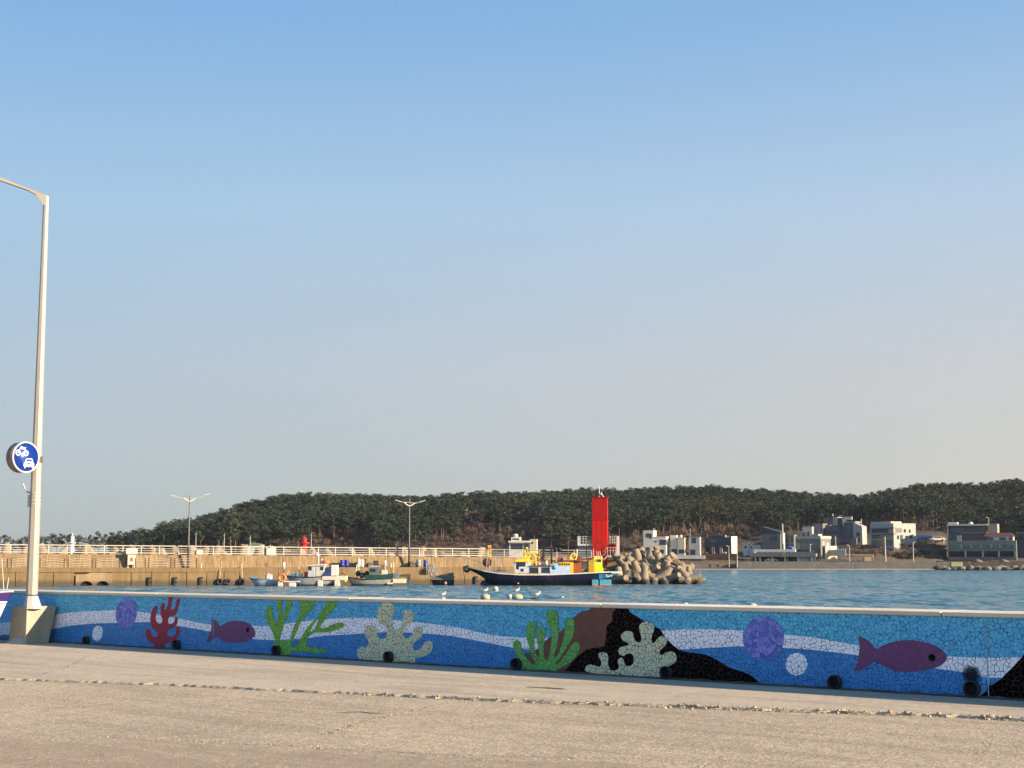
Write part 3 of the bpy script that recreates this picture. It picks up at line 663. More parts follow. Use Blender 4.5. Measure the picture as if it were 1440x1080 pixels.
for k in (0.3, 1.3, 2.8): MB().box(-tipx + k + .4, -tipx + k + .55, -.3, .3, 0, .14).build('keel_block', pm('timber_block', (.2, .13, .08)), bo)
ENDPART1 = True

# ================================================================== water, shore, hills
t = NT('harbour_water')
t.b.inputs['Base Color'].default_value = (.006, .05, .075, 1); t.b.inputs['Roughness'].default_value = .16; t.b.inputs['IOR'].default_value = 1.33
c = t.ramp(t.noise(.02, 3, .5, stretch=(.4, 1, 1)), [(.35, (.022, .085, .105)), (.65, (.032, .112, .125))]); t.link(c, t.b.inputs['Base Color'])
def wavevec(scale, detail, rough, st, amp):
    mp = t.new('ShaderNodeMapping'); mp.inputs['Scale'].default_value = st; t.link(t.co.outputs['Object'], mp.inputs['Vector'])
    n = t.new('ShaderNodeTexNoise'); n.inputs['Scale'].default_value = scale; n.inputs['Detail'].default_value = detail; n.inputs['Roughness'].default_value = rough
    t.link(mp.outputs[0], n.inputs['Vector'])
    v = t.new('ShaderNodeVectorMath', operation='SUBTRACT'); t.link(n.outputs['Color'], v.inputs[0]); v.inputs[1].default_value = (.5, .5, .5)
    m = t.new('ShaderNodeVectorMath', operation='MULTIPLY'); t.link(v.outputs[0], m.inputs[0]); m.inputs[1].default_value = amp; return m.outputs[0]
va = wavevec(1.25, 5, .62, (1, .20, 1), (.55, 1.2, 0)); vb = wavevec(.38, 3, .6, (1, .26, 1), (.3, .7, 0))
ad = t.new('ShaderNodeVectorMath', operation='ADD'); t.link(va, ad.inputs[0]); t.link(vb, ad.inputs[1])
ad2 = t.new('ShaderNodeVectorMath', operation='ADD'); t.link(ad.outputs[0], ad2.inputs[0]); ad2.inputs[1].default_value = (0, -.11, 1)
nm = t.new('ShaderNodeVectorMath', operation='NORMALIZE'); t.link(ad2.outputs[0], nm.inputs[0]); t.link(nm.outputs[0], t.b.inputs['Normal'])
M_water = t.m
MB().add([(-4000, 0, 0), (4000, 0, 0), (4000, 6000, 0), (-4000, 6000, 0)], [(0, 1, 2, 3)]).build('sea_water', M_water, kind='structure', loc=(0, -100, WATER))

sky_line = [(-500, 752), (-200, 757), (0, 754), (60, 752), (130, 750), (170, 749), (200, 744), (240, 737), (280, 730), (310, 720), (340, 711), (370, 703), (410, 697), (440, 697), (520, 699), (600, 702), (640, 695), (700, 694), (760, 694), (840, 690), (900, 692), (960, 687), (1000, 686), (1040, 690), (1100, 692), (1150, 697), (1200, 700), (1220, 700), (1250, 692), (1290, 685), (1350, 684), (1400, 682), (1440, 676), (1600, 668), (1800, 672), (2000, 690)]
def interp(L, x):
    if x <= L[0][0]: return L[0][1]
    for (a, b), (c_, d) in zip(L, L[1:]):
        if x <= c_: return b + (d - b) * (x - a) / (c_ - a)
    return L[-1][1]
SH = 463.0          # distance of the far shoreline
D_FOOT, D_RIDGE = 515.0, 650.0
TREE_H = 8.5
def hill(px, d):
    top = Z(interp(sky_line, px), D_RIDGE) - TREE_H
    flat = 2.6 if px < 330 else 3.4
    if d < SH + 9: return WATER - .5 + max(0, d - SH + 5) * (1.05 / 14.0) if d > SH - 5 else WATER - .6
    if d < 513 and (d < 500 or not 1160 < px < 1332): base = interp([(SH + 9, -1.05), (SH + 9.5, 0.5 if px > 1030 else -.9), (484, .75 if px > 1030 else 1.6)] + ([(493, 5.4), (500, 5.9 if px < 1265 else 7.2), (513, 6.6 if px < 1265 else 7.6)] if 1160 < px < 1332 else [(498, 1.9), (513, flat)]), d)
    else: base = interp([(500, flat), (513, flat)], d)
    if 1160 < px < 1332 and d >= 500: flat = base = 6.6 if px < 1265 else 7.5
    if top < flat: top = flat
    k = (d - D_FOOT) / (D_RIDGE - D_FOOT); k = max(0, min(1, k)); k = k ** .85 * (1.0 if k < .9 else 1)
    z = base + (top - base) * (1 - (1 - k) ** 1.6)
    if k > 0: z += k * (1 - k) * 6.5 * noise.noise(Vector((px * .006, d * .02, 3)))
    if d > D_RIDGE: z = top + (d - D_RIDGE) * (-.12)
    return z
mb = MB(); pxs = [(-500 + 25 * i) for i in range(101)]; ds = [455, 460, 463, 467, 472, 472.6, 478, 485, 492, 500, 508, 515, 523, 532, 542, 554, 568, 584, 600, 618, 636, 650, 670, 720, 800]
vv = [(X(px, d), d, hill(px, d)) for d in ds for px in pxs]; n = len(pxs)
mb.add(vv, [(i * n + j, i * n + j + 1, (i + 1) * n + j + 1, (i + 1) * n + j) for i in range(len(ds) - 1) for j in range(n - 1)], True)
t = NT('hill_ground')
sep = t.new('ShaderNodeSeparateXYZ'); t.link(t.co.outputs['Object'], sep.inputs[0])
c = t.ramp(t.noise(.08, 6, .65), [(.3, (.055, .045, .028)), (.5, (.11, .075, .048)), (.7, (.16, .125, .085))])
sand = t.ramp(t.noise(.5, 5, .6), [(.3, (.22, .155, .11)), (.7, (.34, .25, .18))])
f = t.ramp(t.math('SUBTRACT', sep.outputs[1], 470 - .5), [(.0, 1.), (.9, 0.)]); c = t.mix(f, c, sand)
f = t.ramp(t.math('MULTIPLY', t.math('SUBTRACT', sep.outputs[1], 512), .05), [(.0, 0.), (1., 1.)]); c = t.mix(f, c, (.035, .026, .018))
t.link(c, t.b.inputs['Base Color']); t.b.inputs['Roughness'].default_value = .95
t.link(t.bump(t.noise(1.2, 6, .7), .7, .4), t.b.inputs['Normal'])
mb.build('hill_terrain', t.m, kind='structure', fix=True)

# ------------------------------------------------------------------ trees
def leaf_mat(name, stops, attr=True):
    t = NT(name)
    if attr:
        a = t.new('ShaderNodeAttribute', attribute_name='tint'); fac = a.outputs['Fac']
    else:
        oi = t.new('ShaderNodeObjectInfo'); fac = oi.outputs['Random']
    n = t.noise(.9, 3, .6); f = t.math('ADD', t.math('MULTIPLY', fac, .75), t.math('MULTIPLY', n, .35))
    t.link(t.ramp(f, stops), t.b.inputs['Base Color']); t.b.inputs['Roughness'].default_value = .75
    t.b.inputs['Specular IOR Level'].default_value = .15
    return t.m
PINE = [(.1, (.014, .026, .022)), (.4, (.022, .038, .027)), (.7, (.034, .050, .031)), (.95, (.054, .060, .035))]
BARE = [(.1, (.075, .048, .044)), (.5, (.12, .076, .062)), (.95, (.175, .115, .08))]
M_pine = leaf_mat('pine_foliage', PINE); M_bare = leaf_mat('bare_twigs', BARE)
M_pine_o = leaf_mat('pine_foliage_single', PINE, False); M_bare_o = leaf_mat('dry_brush', BARE, False)
M_bark = pm('pine_bark', (.13, .085, .065), .9, .4, 2, .5, 8)
nr = np.random.default_rng(5)
def pine_arrays(H, Rr, kind, dens=1.0):
    """returns crown triangles (n,3,3) and a trunk MB"""
    tris = []
    tr = MB(); lean = Vector((nr.normal(0, .05), nr.normal(0, .05), 1)) * H
    nseg = 4; pts = [Vector((0, 0, -1.2))] + [lean * (i / nseg) + Vector((nr.normal(0, .012), nr.normal(0, .012), 0)) * H for i in range(1, nseg + 1)]
    r0 = H * .022
    for i in range(nseg): tr.cyl(pts[i], pts[i + 1], r0 * (1 - i / (nseg + .6)), r0 * (1 - (i + 1) / (nseg + .6)), 5, caps=False)
    nc = {'wide': 9, 'tall': 8, 'round': 8}[kind]
    base = {'wide': .52, 'tall': .38, 'round': .45}[kind]
    for i in range(nc):
        hh = base + (1 - base) * (i + .5) / nc
        spread = Rr * ({'wide': 1.1 * (1 - abs((hh - .78)) * 1.3), 'tall': 1.05 * (1.12 - hh), 'round': 1 - abs(hh - .7) * 1.6}[kind])
        ang = i * 2.4 + nr.uniform(-.6, .6); rad = max(.05, spread) * nr.uniform(.3, 1.0)
        c = np.array([lean.x * hh + math.cos(ang) * rad, lean.y * hh + math.sin(ang) * rad, hh * H])
        tr.cyl(lean * (hh - .07), Vector(c), r0 * .4, r0 * .15, 4, caps=False)
        cr = Rr * nr.uniform(.34, .55); m = int(62 * dens)
        p = nr.normal(0, 1, (m, 3)); p /= np.linalg.norm(p, axis=1)[:, None]; p *= (nr.uniform(.2, 1, (m, 1)) ** .5) * cr * np.array([1, 1, .5]); p += c
        sz = nr.uniform(.13, .36, (m, 1, 1)) * (Rr / 2.4)
        tris.append(p[:, None, :] + nr.normal(0, 1, (m, 3, 3)) * sz * np.array([1, 1, .62]))
    return np.concatenate(tris), tr
def bare_arrays(H, Rr):
    tr = MB(); tr.cyl((0, 0, -.6), (0, 0, H * .5), H * .02, H * .012, 5, caps=False); tris = []
    m = 190
    d = nr.normal(0, 1, (m, 3)); d[:, 2] = abs(d[:, 2]) * 1.1 + .25; d /= np.linalg.norm(d, axis=1)[:, None]
    s0 = np.array([0, 0, H * .3]) + d * nr.uniform(.05, .55, (m, 1)) * np.array([Rr, Rr, H * .5])
    e = d + nr.normal(0, .35, (m, 3)); e1 = s0 + e * nr.uniform(.25, .5, (m, 1)) * np.array([Rr, Rr, H * .45])
    w = nr.normal(0, 1, (m, 3)) * .055 * Rr / 2
    tris.append(np.stack([s0 - w, s0 + w, e1], 1))
    return np.concatenate(tris), tr
def tri_mesh(name, arr, mat, tint=None):
    n = len(arr); me = bpy.data.meshes.new(name)
    me.vertices.add(3 * n); me.vertices.foreach_set('co', arr.reshape(-1).astype(np.float32))
    me.loops.add(3 * n); me.loops.foreach_set('vertex_index', np.arange(3 * n, dtype=np.int32))
    me.polygons.add(n); me.polygons.foreach_set('loop_start', np.arange(0, 3 * n, 3, dtype=np.int32)); me.polygons.foreach_set('loop_total', np.full(n, 3, dtype=np.int32))
    if tint is not None:
        a = me.attributes.new('tint', 'FLOAT', 'POINT'); a.data.foreach_set('value', tint.astype(np.float32))
    me.update(calc_edges=True); me.materials.append(mat); return me
def trunk_arr(m):
    out = []
    V = np.array(m.v)
    for f in m.f:
        for k in range(1, len(f) - 1): out.append(V[[f[0], f[k], f[k + 1]]])
    return np.array(out)
variants = [pine_arrays(1.0 * 9, 2.6, k) for k in ('wide', 'round', 'tall', 'wide', 'round', 'wide')]
vtr = [trunk_arr(v[1]) for v in variants]
bvar = [bare_arrays(6.5, 2.4) for _ in range(4)]; btr = [trunk_arr(v[1]) for v in bvar]
def place(arr, x, y, z, s, a):
    ca, sa = math.cos(a) * s, math.sin(a) * s
    o = np.empty_like(arr); o[..., 0] = arr[..., 0] * ca - arr[..., 1] * sa + x; o[..., 1] = arr[..., 0] * sa + arr[..., 1] * ca + y; o[..., 2] = arr[..., 2] * s + z
    return o
PC, PT, BC, BT = [], [], [], []; tc, tbb = [], []
def bare_zone(px, d):
    k = (d - D_FOOT) / (D_RIDGE - D_FOOT)
    z_ = noise.noise(Vector((px * .012, d * .03, 8)))
    if k < .12: return z_ > -.15 if (430 < px < 1100) else z_ > .25
    if 650 < px < 770 and k < .45: return z_ > -.35
    if 930 < px < 1080 and k < .3: return z_ > -.2
    return z_ > .62
cnt = 0; d = D_FOOT + 1
while d < D_RIDGE + 14:
    row = 3.7 * (1 + (d - D_FOOT) / 300)
    px = -330 + nr.uniform(0, 20); hi = 1830
    while px < hi:
        dd = d + nr.uniform(-1.8, 1.8); pj = px + nr.uniform(-5, 5)
        px += nr.uniform(3.0, 4.6) / S(dd)
        if pj < 225 and (d > D_FOOT + 60 or pj < 150 or nr.random() < .3): continue
        
        if dd > D_RIDGE - 4 and -20 < pj < 1460 and pj > 225: continue       # the crest row is built tree by tree below
        if (1115 < pj < 1262 and dd < 548) or (1040 < pj < 1460 and dd < 528): continue
        zz = hill(pj, dd); xx = X(pj, dd); a = nr.uniform(0, 6.28)
        if pj < 225:
            tall = (Z(interp(sky_line, pj), dd) - zz) * nr.uniform(.55, .85)
            s_f = max(.45, tall / 9)
        else: s_f = nr.uniform(.78, 1.08)
        if bare_zone(pj, dd):
            v = nr.integers(0, 4); s2 = nr.uniform(.7, 1.15) * (1 if dd > 530 else .75)
            A = place(bvar[v][0], xx, dd, zz, s2, a); BC.append(A); tbb.append(np.full(len(A) * 3, nr.random())); BT.append(place(btr[v], xx, dd, zz, s2, a))
        else:
            v = nr.integers(0, 6)
            A = place(variants[v][0], xx, dd, zz, s_f, a); PC.append(A); tn = .5 + .75 * noise.noise(Vector((xx * .02, dd * .03, 0))) + nr.normal(0, .13); tc.append(np.full(len(A) * 3, min(1, max(0, tn)))); PT.append(place(vtr[v], xx, dd, zz, s_f, a))
        cnt += 1
    d += row
print('forest trees', cnt, 'tris', sum(len(a) for a in PC))
fo = empty('pine_forest', (0, 0, 0))
fo = None
crown = bpy.data.objects.new('pine_forest', tri_mesh('pine_forest', np.concatenate(PC), M_pine, np.concatenate(tc))); C.objects.link(crown)
tag(crown, 'dark green pine wood covering the hillside across the harbour', 'forest', kind='stuff')
o = bpy.data.objects.new('forest_trunks', tri_mesh('forest_trunks', np.concatenate(PT + BT), M_bark)); C.objects.link(o); o.parent = crown; o['kind'] = 'stuff'
o = bpy.data.objects.new('bare_thicket', tri_mesh('bare_thicket', np.concatenate(BC), M_bare, np.concatenate(tbb))); C.objects.link(o)
tag(o, 'leafless reddish brown thicket along the foot of the pine hill', 'thicket', kind='stuff')
for e_ in [e_ for e_ in bpy.data.objects if e_.type == 'EMPTY' and e_.name == 'pine_forest' and not e_.children]: bpy.data.objects.remove(e_)
crown.name = 'pine_forest'

# trees one can tell apart: the row by the shore on the left and the crest of the hill
protos = []
for i in range(6):
    r = empty('pine_tree', (0, 0, 0), 0, 'x', 'pine tree')
    c_ = bpy.data.objects.new('crown', tri_mesh('crown', variants[i][0], M_pine_o)); C.objects.link(c_); c_.parent = r
    variants[i][1].build('trunk', M_bark, r); protos.append(r)
used = set()
ORD = ['nearest','first', 'second', 'third', 'fourth', 'fifth', 'sixth', 'seventh', 'eighth', 'ninth', 'tenth', 'eleventh', 'twelfth', 'thirteenth', 'fourteenth', 'fifteenth', 'sixteenth', 'seventeenth', 'eighteenth', 'nineteenth', 'twentieth', 'twenty-first', 'twenty-second', 'twenty-third', 'twenty-fourth', 'twenty-fifth']
def put_pine(px, d, top_py, lab, grp, hmin=4):
    i = rng.randrange(6); z = hill(px, d) - .1; H = max(hmin, Z(top_py, d) - z); s = H / 9.6
    w = s * (rng.uniform(.85, 1.15) if 'hill' in lab else rng.uniform(.55, .95))
    o = protos[i] if i not in used else dup(protos[i]); used.add(i)
    o.location = (X(px, d), d, z); o.rotation_euler = (0, 0, rng.uniform(0, 6.28)); o.scale = (w, w, s)
    o['label'] = lab; o['group'] = grp
LM = [(101, 'white lighthouse'), (264, 'taller pier lamp'), (427, 'red beacon'), (575, 'pier lamp by the drums'), (735, 'flat-roofed white lookout'), (845, 'red tower'), (938, 'white stepped villa'), (1010, 'navy building'), (1086, 'slate-roofed house'), (1142, 'glass-fronted cafe'), (1180, 'large glazed hotel'), (1258, 'cream corner house'), (1308, 'blue tarpaulin'), (1380, 'long terrace restaurant')]
row1 = []
px = -60
while px < 335:
    gap = 130 < px < 133
    if not (28 < px < 33 or 113 > px > 91 and False): row1.append(px)
    px += rng.uniform(5.5, 9.5) if px < 200 else rng.uniform(7, 10)
def lm_labels(pxs, kind, where):
    by = {}; out = []
    for p in pxs:
        k = min(range(len(LM)), key=lambda i: abs(LM[i][0] - p)); side = 'left' if p < LM[k][0] else 'right'
        by.setdefault((k, side), []).append(p)
    for p in pxs:
        k = min(range(len(LM)), key=lambda i: abs(LM[i][0] - p)); side = 'left' if p < LM[k][0] else 'right'
        L = sorted(by[(k, side)], key=lambda q: abs(q - LM[k][0])); o_ = ORD[min(25, L.index(p))]
        out.append(f'{kind} {where}, {o_} {side} of the {LM[k][1]}')
    return out
for p, lb in zip(row1, lm_labels(row1, 'shore pine', 'behind the breakwater')):
    ty = interp(sky_line, p) + rng.uniform(-3, 5) - 1; 
    if 30 < p < 55 : ty += 4
    put_pine(p, 498 + rng.uniform(-8, 10), ty, lb, 'pines in a row beyond the breakwater', 3.5)
row2 = []; px = 205
while px < 1475: row2.append(px); px += rng.uniform(7.5, 13)
for p, lb in zip(row2, lm_labels(row2, 'skyline pine', 'on the hill crest')):
    dd = D_RIDGE + rng.uniform(-8, 3)
    put_pine(p, dd, interp(sky_line, p) + rng.choice([-3, -1, 0, 2, 4, 5]), lb, 'pines along the hill crest', 6)

# ------------------------------------------------------------------ breakwater
A0 = at(0, 823.3, 3.2 / 36.3 * F * .995); A0.z = 0
B0 = at(650, 820.5, 3.2 / 33.5 * F * .995); B0.z = 0
pe = (B0 - A0).normalized(); PRZ = math.atan2(pe.y, pe.x)
PMt = Matrix.Translation(A0) @ Matrix.Rotation(PRZ, 4, 'Z'); PMI = PMt.inverted()
def pu(px, v=0.0):
    """metres along the pier at which a pixel column meets the plane v behind its front face"""
    o = PMI @ Vector((0, 0, EYE)); q = PMI.to_3x3() @ ray(px, 800); k = (v - o.y) / q.y
    return o.x + q.x * k
def pd(px, v=0.0): return (PMt @ Vector((pu(px, v), v, 0))).y
def pz(px, py, v=0.0): return Z(py, pd(px, v))
pier = empty('breakwater', A0, PRZ, 'long two-level tan concrete breakwater with block face and high parapet', 'breakwater')
M_pier = concrete('pier_concrete', (.215, .143, .064), tide=-.72)
M_par = concrete('parapet_concrete', (.245, .166, .080), form=True)
ztop = lambda u: 2.36 - .0068 * u
DECK = .56
uL, uM, uR = -60.0, pu(338), pu(868)
VP = 5.0
# lower block wall, cast blocks with open joints
u = uL; mb = MB(); k = 0
while u < uM - .3:
    w = min(rng.choice([2.15, 2.3, 2.5]), uM - u); j = rng.uniform(0, .05)
    if not (pu(104) < u + w / 2 < pu(160)): 
        mb = MB(); mb.box(u + .035, u + w - .035, j, 2.2, -4, .02 + rng.uniform(-.02, .02)); mb.build('face_block', M_pier, pier, bevel=.03)
    u += w
MB().box(uL, uM, -.05, VP + .1, .03, DECK).box(uL, uM, .35, 2, -4, .03).build('deck_slab', M_pier, pier, bevel=.04)
u = uM
while u < uR:
    w = min(rng.choice([4.6, 5.2, 4.9]), uR - u)
    MB().box(u + .03, u + w - .03, rng.uniform(.0, .05), 2.2, -4, -.42).build('face_block', M_pier, pier, bevel=.04)
    MB().box(u + .015, u + w - .015, .75 + rng.uniform(0, .03), VP + .2, -1, DECK + .04).build('upper_block', M_pier, pier, bevel=.04); u += w
# twin culvert panel
ua, ub = pu(107), pu(158); a1, a2 = pu(122), pu(145); rr_ = .62
arch = [(ua, -3.5), (ua, -.35), (ua + .35, -.2), (ua + .9, -.28), (pu(128), .0), (ub - .5, -.02), (ub, -.12), (ub, -3.5)]
for cx in (a2, a1):
    arch += [(cx + rr_ * 1.02 * math.cos(t_), -1.62 + .52 * math.sin(t_)) for t_ in [math.pi * i / 12 for i in range(13)]][:1] and [(cx + .72, -3.5)] + [(cx + .72 * math.cos(t_), -1.55 + .5 * math.sin(t_)) for t_ in [math.pi * i / 12 for i in range(13)]] + [(cx - .72, -3.5)]
MB().poly(arch, .3, -.12).build('culvert_panel', concrete('culvert_concrete', (.31, .215, .115), tide=-.85), pier, fix=True)
MB().box(a1 - .9, a2 + .9, .31, .34, -3, -.6).build('culvert_shade', M_black, pier)  # black sheet stands for the shade inside the arches
# parapet: battered back, in lengths
u = uL; n_ = 0
while u < uR:
    w = min(5.0, uR - u); z0, z1 = ztop(u), ztop(u + w); g_ = .012
    MB().hexa([(u + g_, VP, DECK - .1), (u + w - g_, VP, DECK - .1), (u + w - g_, VP + 2.2, DECK - .1), (u + g_, VP + 2.2, DECK - .1), (u + g_, VP + .42, z0), (u + w - g_, VP + .42, z1), (u + w - g_, VP + 2.2, z1), (u + g_, VP + 2.2, z0)]).build('parapet_length', M_par, pier, fix=True, bevel=.03); u += w
MB().hexa([(uL, VP + 2.21, -3), (uR, VP + 2.21, -3), (uR, VP + 6.5, -3), (uL, VP + 6.5, -3), (uL, VP + 2.21, ztop(uL) - .5), (uR, VP + 2.21, ztop(uR) - .5), (uR, VP + 6.5, ztop(uR) - .5), (uL, VP + 6.5, ztop(uL) - .5)]).build('seaward_walkway', M_par, pier, fix=True)
def pier_thing(name, px, v, z, label, cat, group=None, rz=0):
    w = PMt @ Vector((pu(px, v), v, z)); return empty(name, w, PRZ + rz, label, cat, group)
# railing
M_rail = pm('rail_cream_paint', (.55, .50, .41), .45, .1, 2)
def railing(px0, px1, zf, hs, label, mat, spacing=2.27, r=.045, v=VP + .75, thick=(0, -1), name='pier_railing'):
    a, b = pu(px0, v), pu(px1, v)
    w0 = PMt @ Vector((a, v, zf(a))); w1 = PMt @ Vector((b, v, zf(b)))
    o = empty(name, w0, PRZ, label, 'railing'); L = b - a; dz = w1.z - w0.z
    for i, h in enumerate(hs):
        rr = r * 1.5 if i in thick or i == len(hs) - 1 else r * .75
        MB().cyl((0, 0, h), (L, 0, h + dz), rr, rr, 8).build('rail', mat, o)
    n = max(1, int(L / spacing)); post = None
    for i in range(n + 1):
        x = L * i / n
        if post is None: post = MB().box(-.05, .05, -.03, .03, 0, hs[0] + .02).build('post', mat, o); q = post
        else: q = post.copy(); C.objects.link(q); q.parent = o
        q.location = (x, 0, dz * x / L)
    return o
railing(-380, 682, ztop, (1.12, .78, .50, .20), 'long cream four-bar railing along the breakwater parapet, ending near the fishing boat bow', M_rail)
railing(684, 832, ztop, (1.05, .7, .38, .1), 'duller grey railing section between the big fishing boat and the red tower', pm('rail_grey_paint', (.36, .36, .35), .5, .15, 3), r=.03)

# low curved guard barriers on the deck
fence0 = None; arr_f = [(-38, -3), (-2, 10), (15.5, 51), (56, 90), (95.5, 129.5), (134.5, 167.5), (190, 204), (209, 240), (245, 276)]
for i, (a, b) in enumerate(arr_f):
    if b < 3 and a < -10: continue
    v = .5; L = pu(b, v) - pu(a, v); L0 = pu(51, v) - pu(15.5, v)
    o = pier_thing('guard_barrier', a, v, DECK, 'x', 'barrier', 'arched guard barriers along the breakwater deck')
    o['label'] = 'arched steel guard barrier on the breakwater deck, ' + ['', 'cut off behind the lamp base edge', 'directly left of the street lamp', 'partly hidden by the street lamp pole', 'just right of the street lamp pole', 'midway between lamp pole and notice booth', 'short one touching the white notice booth', 'next right of the white notice booth', 'beside the taller pier lamp'][i]
    for j, h in enumerate((1.12, .88, .55, .28)):
        pts = [(L * k / 8, 0, h - .10 + .16 * math.sin(math.pi * k / 8)) for k in range(9)]
        MB().tube(pts, .028, 6).build('rail', M_steelwhite, o)
    for x in (0, L): MB().box(x - .05, x + .05, -.05, .05, 0, 1.22).build('post', M_dark, o)

# notice booth
nb = pier_thing('notice_booth', 184.5, 4.68, DECK, 'cream roofed notice booth with a red picture panel on the breakwater deck', 'notice board')
q_ = pd(184, 1.6); k_ = S(q_)
MB().box(-.48, .48, -.2, .2, .4, 1.72).build('booth_panel', M_cream, nb, bevel=.02)
MB().box(-.70, .70, -.38, .3, 1.73, 2.46).build('booth_roof', M_cream, nb, bevel=.04)
for x in (-.40, .40): MB().box(x - .05, x + .05, -.1, .1, 0, .5).build('leg', M_cream, nb)
MB().box(-.19, .19, -.215, -.19, .82, 1.32).build('poster', pm('red_poster', (.42, .10, .08), .6, .5, 9), nb)
# cabinets on the parapet
for px, w, h, lb in ((280, .8, .32, 'low cream box on the parapet right of the taller pier lamp'), (377, .55, .62, 'cream cabinet on the parapet, the smaller of the pair by the red beacon'), (383.5, .72, .78, 'cream cabinet on the parapet, the bigger of the pair by the red beacon')):
    o = pier_thing('cabinet', px, VP + .6, ztop(pu(px)), lb, 'cabinet')
    MB().box(-w / 2, w / 2, -.2, .3, 0.05, h + .3).build('cabinet_box', M_cream, o, bevel=.02); MB().box(-w / 2 - .04, w / 2 + .04, -.25, .35, h + .302, h + .36).build('cabinet_lid', M_cream, o)
# lamps
def pier_lamp(px, ytop, arms, label):
    v = 4.55; o = pier_thing('pier_lamp', px, v, DECK, label, 'street lamp'); k = S(pd(px, v)); H = pz(px, ytop, v) - DECK
    MB().cyl((0, 0, 2.6), (0, 0, H), .105, .07, 10).build('pole', pm('lamp_grey', (.13, .127, .12), .5, .15, 2), o)
    MB().cyl((0, 0, 0), (0, 0, 2.6), .15, .13, 10).cyl((0, 0, 0), (0, 0, .12), .26, .26, 10).build('pole_base', pm('lamp_dark', (.03, .025, .02), .6, .3), o)  # lower pole and foot in a darker tone
    for sg, xe, zj, ze, zb in arms:
        pts = [(0, 0, H - zj * k)] + [(sg * xe * k * t_, 0, H - (zj + (ze - zj) * t_ ** 1.6 - 1.2 * math.sin(math.pi * t_) * -1) * k) for t_ in (.25, .5, .75, 1)]
        MB().tube(pts, .045, 6).build('arm', M_steelwhite, o)
        MB().tube([(0, 0, H - zb * k), (sg * 4 * k, 0, H - (zb - 1.8) * k), (sg * 8 * k, 0, H - (zj + .6) * k)], .07, 6).build('brace', pm('cream_steel', (.70, .60, .42), .5, .1), o)
        e_ = pts[-1]
        MB().box(-.42, .42, -.12, .12, -.045, .06, Matrix.Translation(e_) @ Matrix.Rotation(sg * R(-16), 4, 'Y')).build('lamp_head', M_steelwhite, o, bevel=.02)
pier_lamp(264.3, 696.5, ((-1, 22, 4, 1.5, 9), (1, 23, 4.5, -1, 9)), 'taller double-armed lamp on the breakwater, near the notice booth')
pier_lamp(575.2, 701, ((-1, 16, 5, 4, 11), (1, 18, 6, 4, 11)), 'double-armed lamp on the breakwater beside the drums')
# deck clutter
def drum(px, v, r, h, mat, label, rib=True):
    v = 4.2; o = pier_thing('drum', px, v, DECK + .04, label, 'drum', 'drums on the breakwater deck')
    MB().lathe([(.001, 0), (r, 0), (r, h * .32), (r * 1.04, h * .34), (r, h * .36), (r, h * .66), (r * 1.04, h * .68), (r, h * .7), (r, h), (r * .9, h + .02), (.001, h + .02)], n=18).build('drum_body', mat, o)
    MB().lathe([(r * 1.03, h - .05), (r * 1.03, h + .03), (r * .95, h + .035), (r * .95, h - .05)], n=18).build('drum_rim', mat, o)
drum(481.0, 2.2, .285, .93, M_blue, 'blue plastic drum above the white boat stern, left one of the touching pair')
drum(487.4, 2.2, .285, .93, M_blue, 'blue plastic drum above the white boat stern, right one of the touching pair')
drum(588.5, 2.2, .31, .98, pm('grey_green_drum', (.22, .27, .26), .5, .2), 'grey green drum standing right of the pier lamp')
drum(598.2, 2.2, .28, .92, M_blue, 'blue plastic drum standing alone right of the grey green drum')
def junk(name, px, v, boxes, mat, label, cat, z=DECK + .045):
    o = pier_thing(name, px, 4.2, z, label, cat)
    m = MB()
    for b_ in boxes: m.box(*b_)
    m.build(name + '_body', mat, o, bevel=.03); return o
def sack(px, lab, w=.35, h=1.1, mat=M_cream):
    o = pier_thing('sack', px, 4.2, DECK + .045, lab, 'sack')
    m = MB(); m.lathe([(.001, 0), (w * .9, .02), (w, h * .3), (w * .85, h * .6), (w * .95, h * .8), (w * .4, h * .93), (w * .45, h), (.001, h)], n=12, sx=1, sy=.7)
    m.v = [(x + .05 * noise.noise(Vector((x * 5, y * 5, z_ * 4))), y, z_) for x, y, z_ in m.v]
    m.build('sack_body', mat, o)
sack(504.5, 'pale sack standing on the breakwater above the green boat bow, left one', .26, 1.15)
sack(509, 'pale sack standing on the breakwater above the green boat bow, right one', .3, 1.05, pm('grey_sack', (.55, .50, .42), .8, .3))
junk('mooring_post', 514, 1.5, [(-.09, .09, -.09, .09, 0, 1.15), (-.14, .14, -.14, .14, 1.0, 1.06)], M_rust, 'brown timber mooring post above the green boat', 'post')
junk('fish_crate', 521, 2.2, [(-.38, .38, -.3, .3, 0, .42), (-.34, .34, -.28, .28, .43, .62)], pm('olive_crate', (.10, .10, .07), .8, .3), 'dark olive crate on the breakwater behind the green boat', 'crate')
junk('fish_crate', 528.5, 2.2, [(-.35, .35, -.3, .3, 0, .5), (-.3, .3, -.25, .25, .51, .86)], M_dark, 'taller black crate on the breakwater behind the green boat', 'crate')
junk('scrap_pile', 580, 2.2, [(-.36, -.05, -.3, .3, 0, .6), (-.02, .34, -.3, .2, 0, .45), (-.2, .2, -.2, .2, .46, .75)], pm('dark_scrap', (.09, .085, .08), .8, .5, 5), 'low dark scrap heap between the pier lamp and the grey green drum', 'scrap')
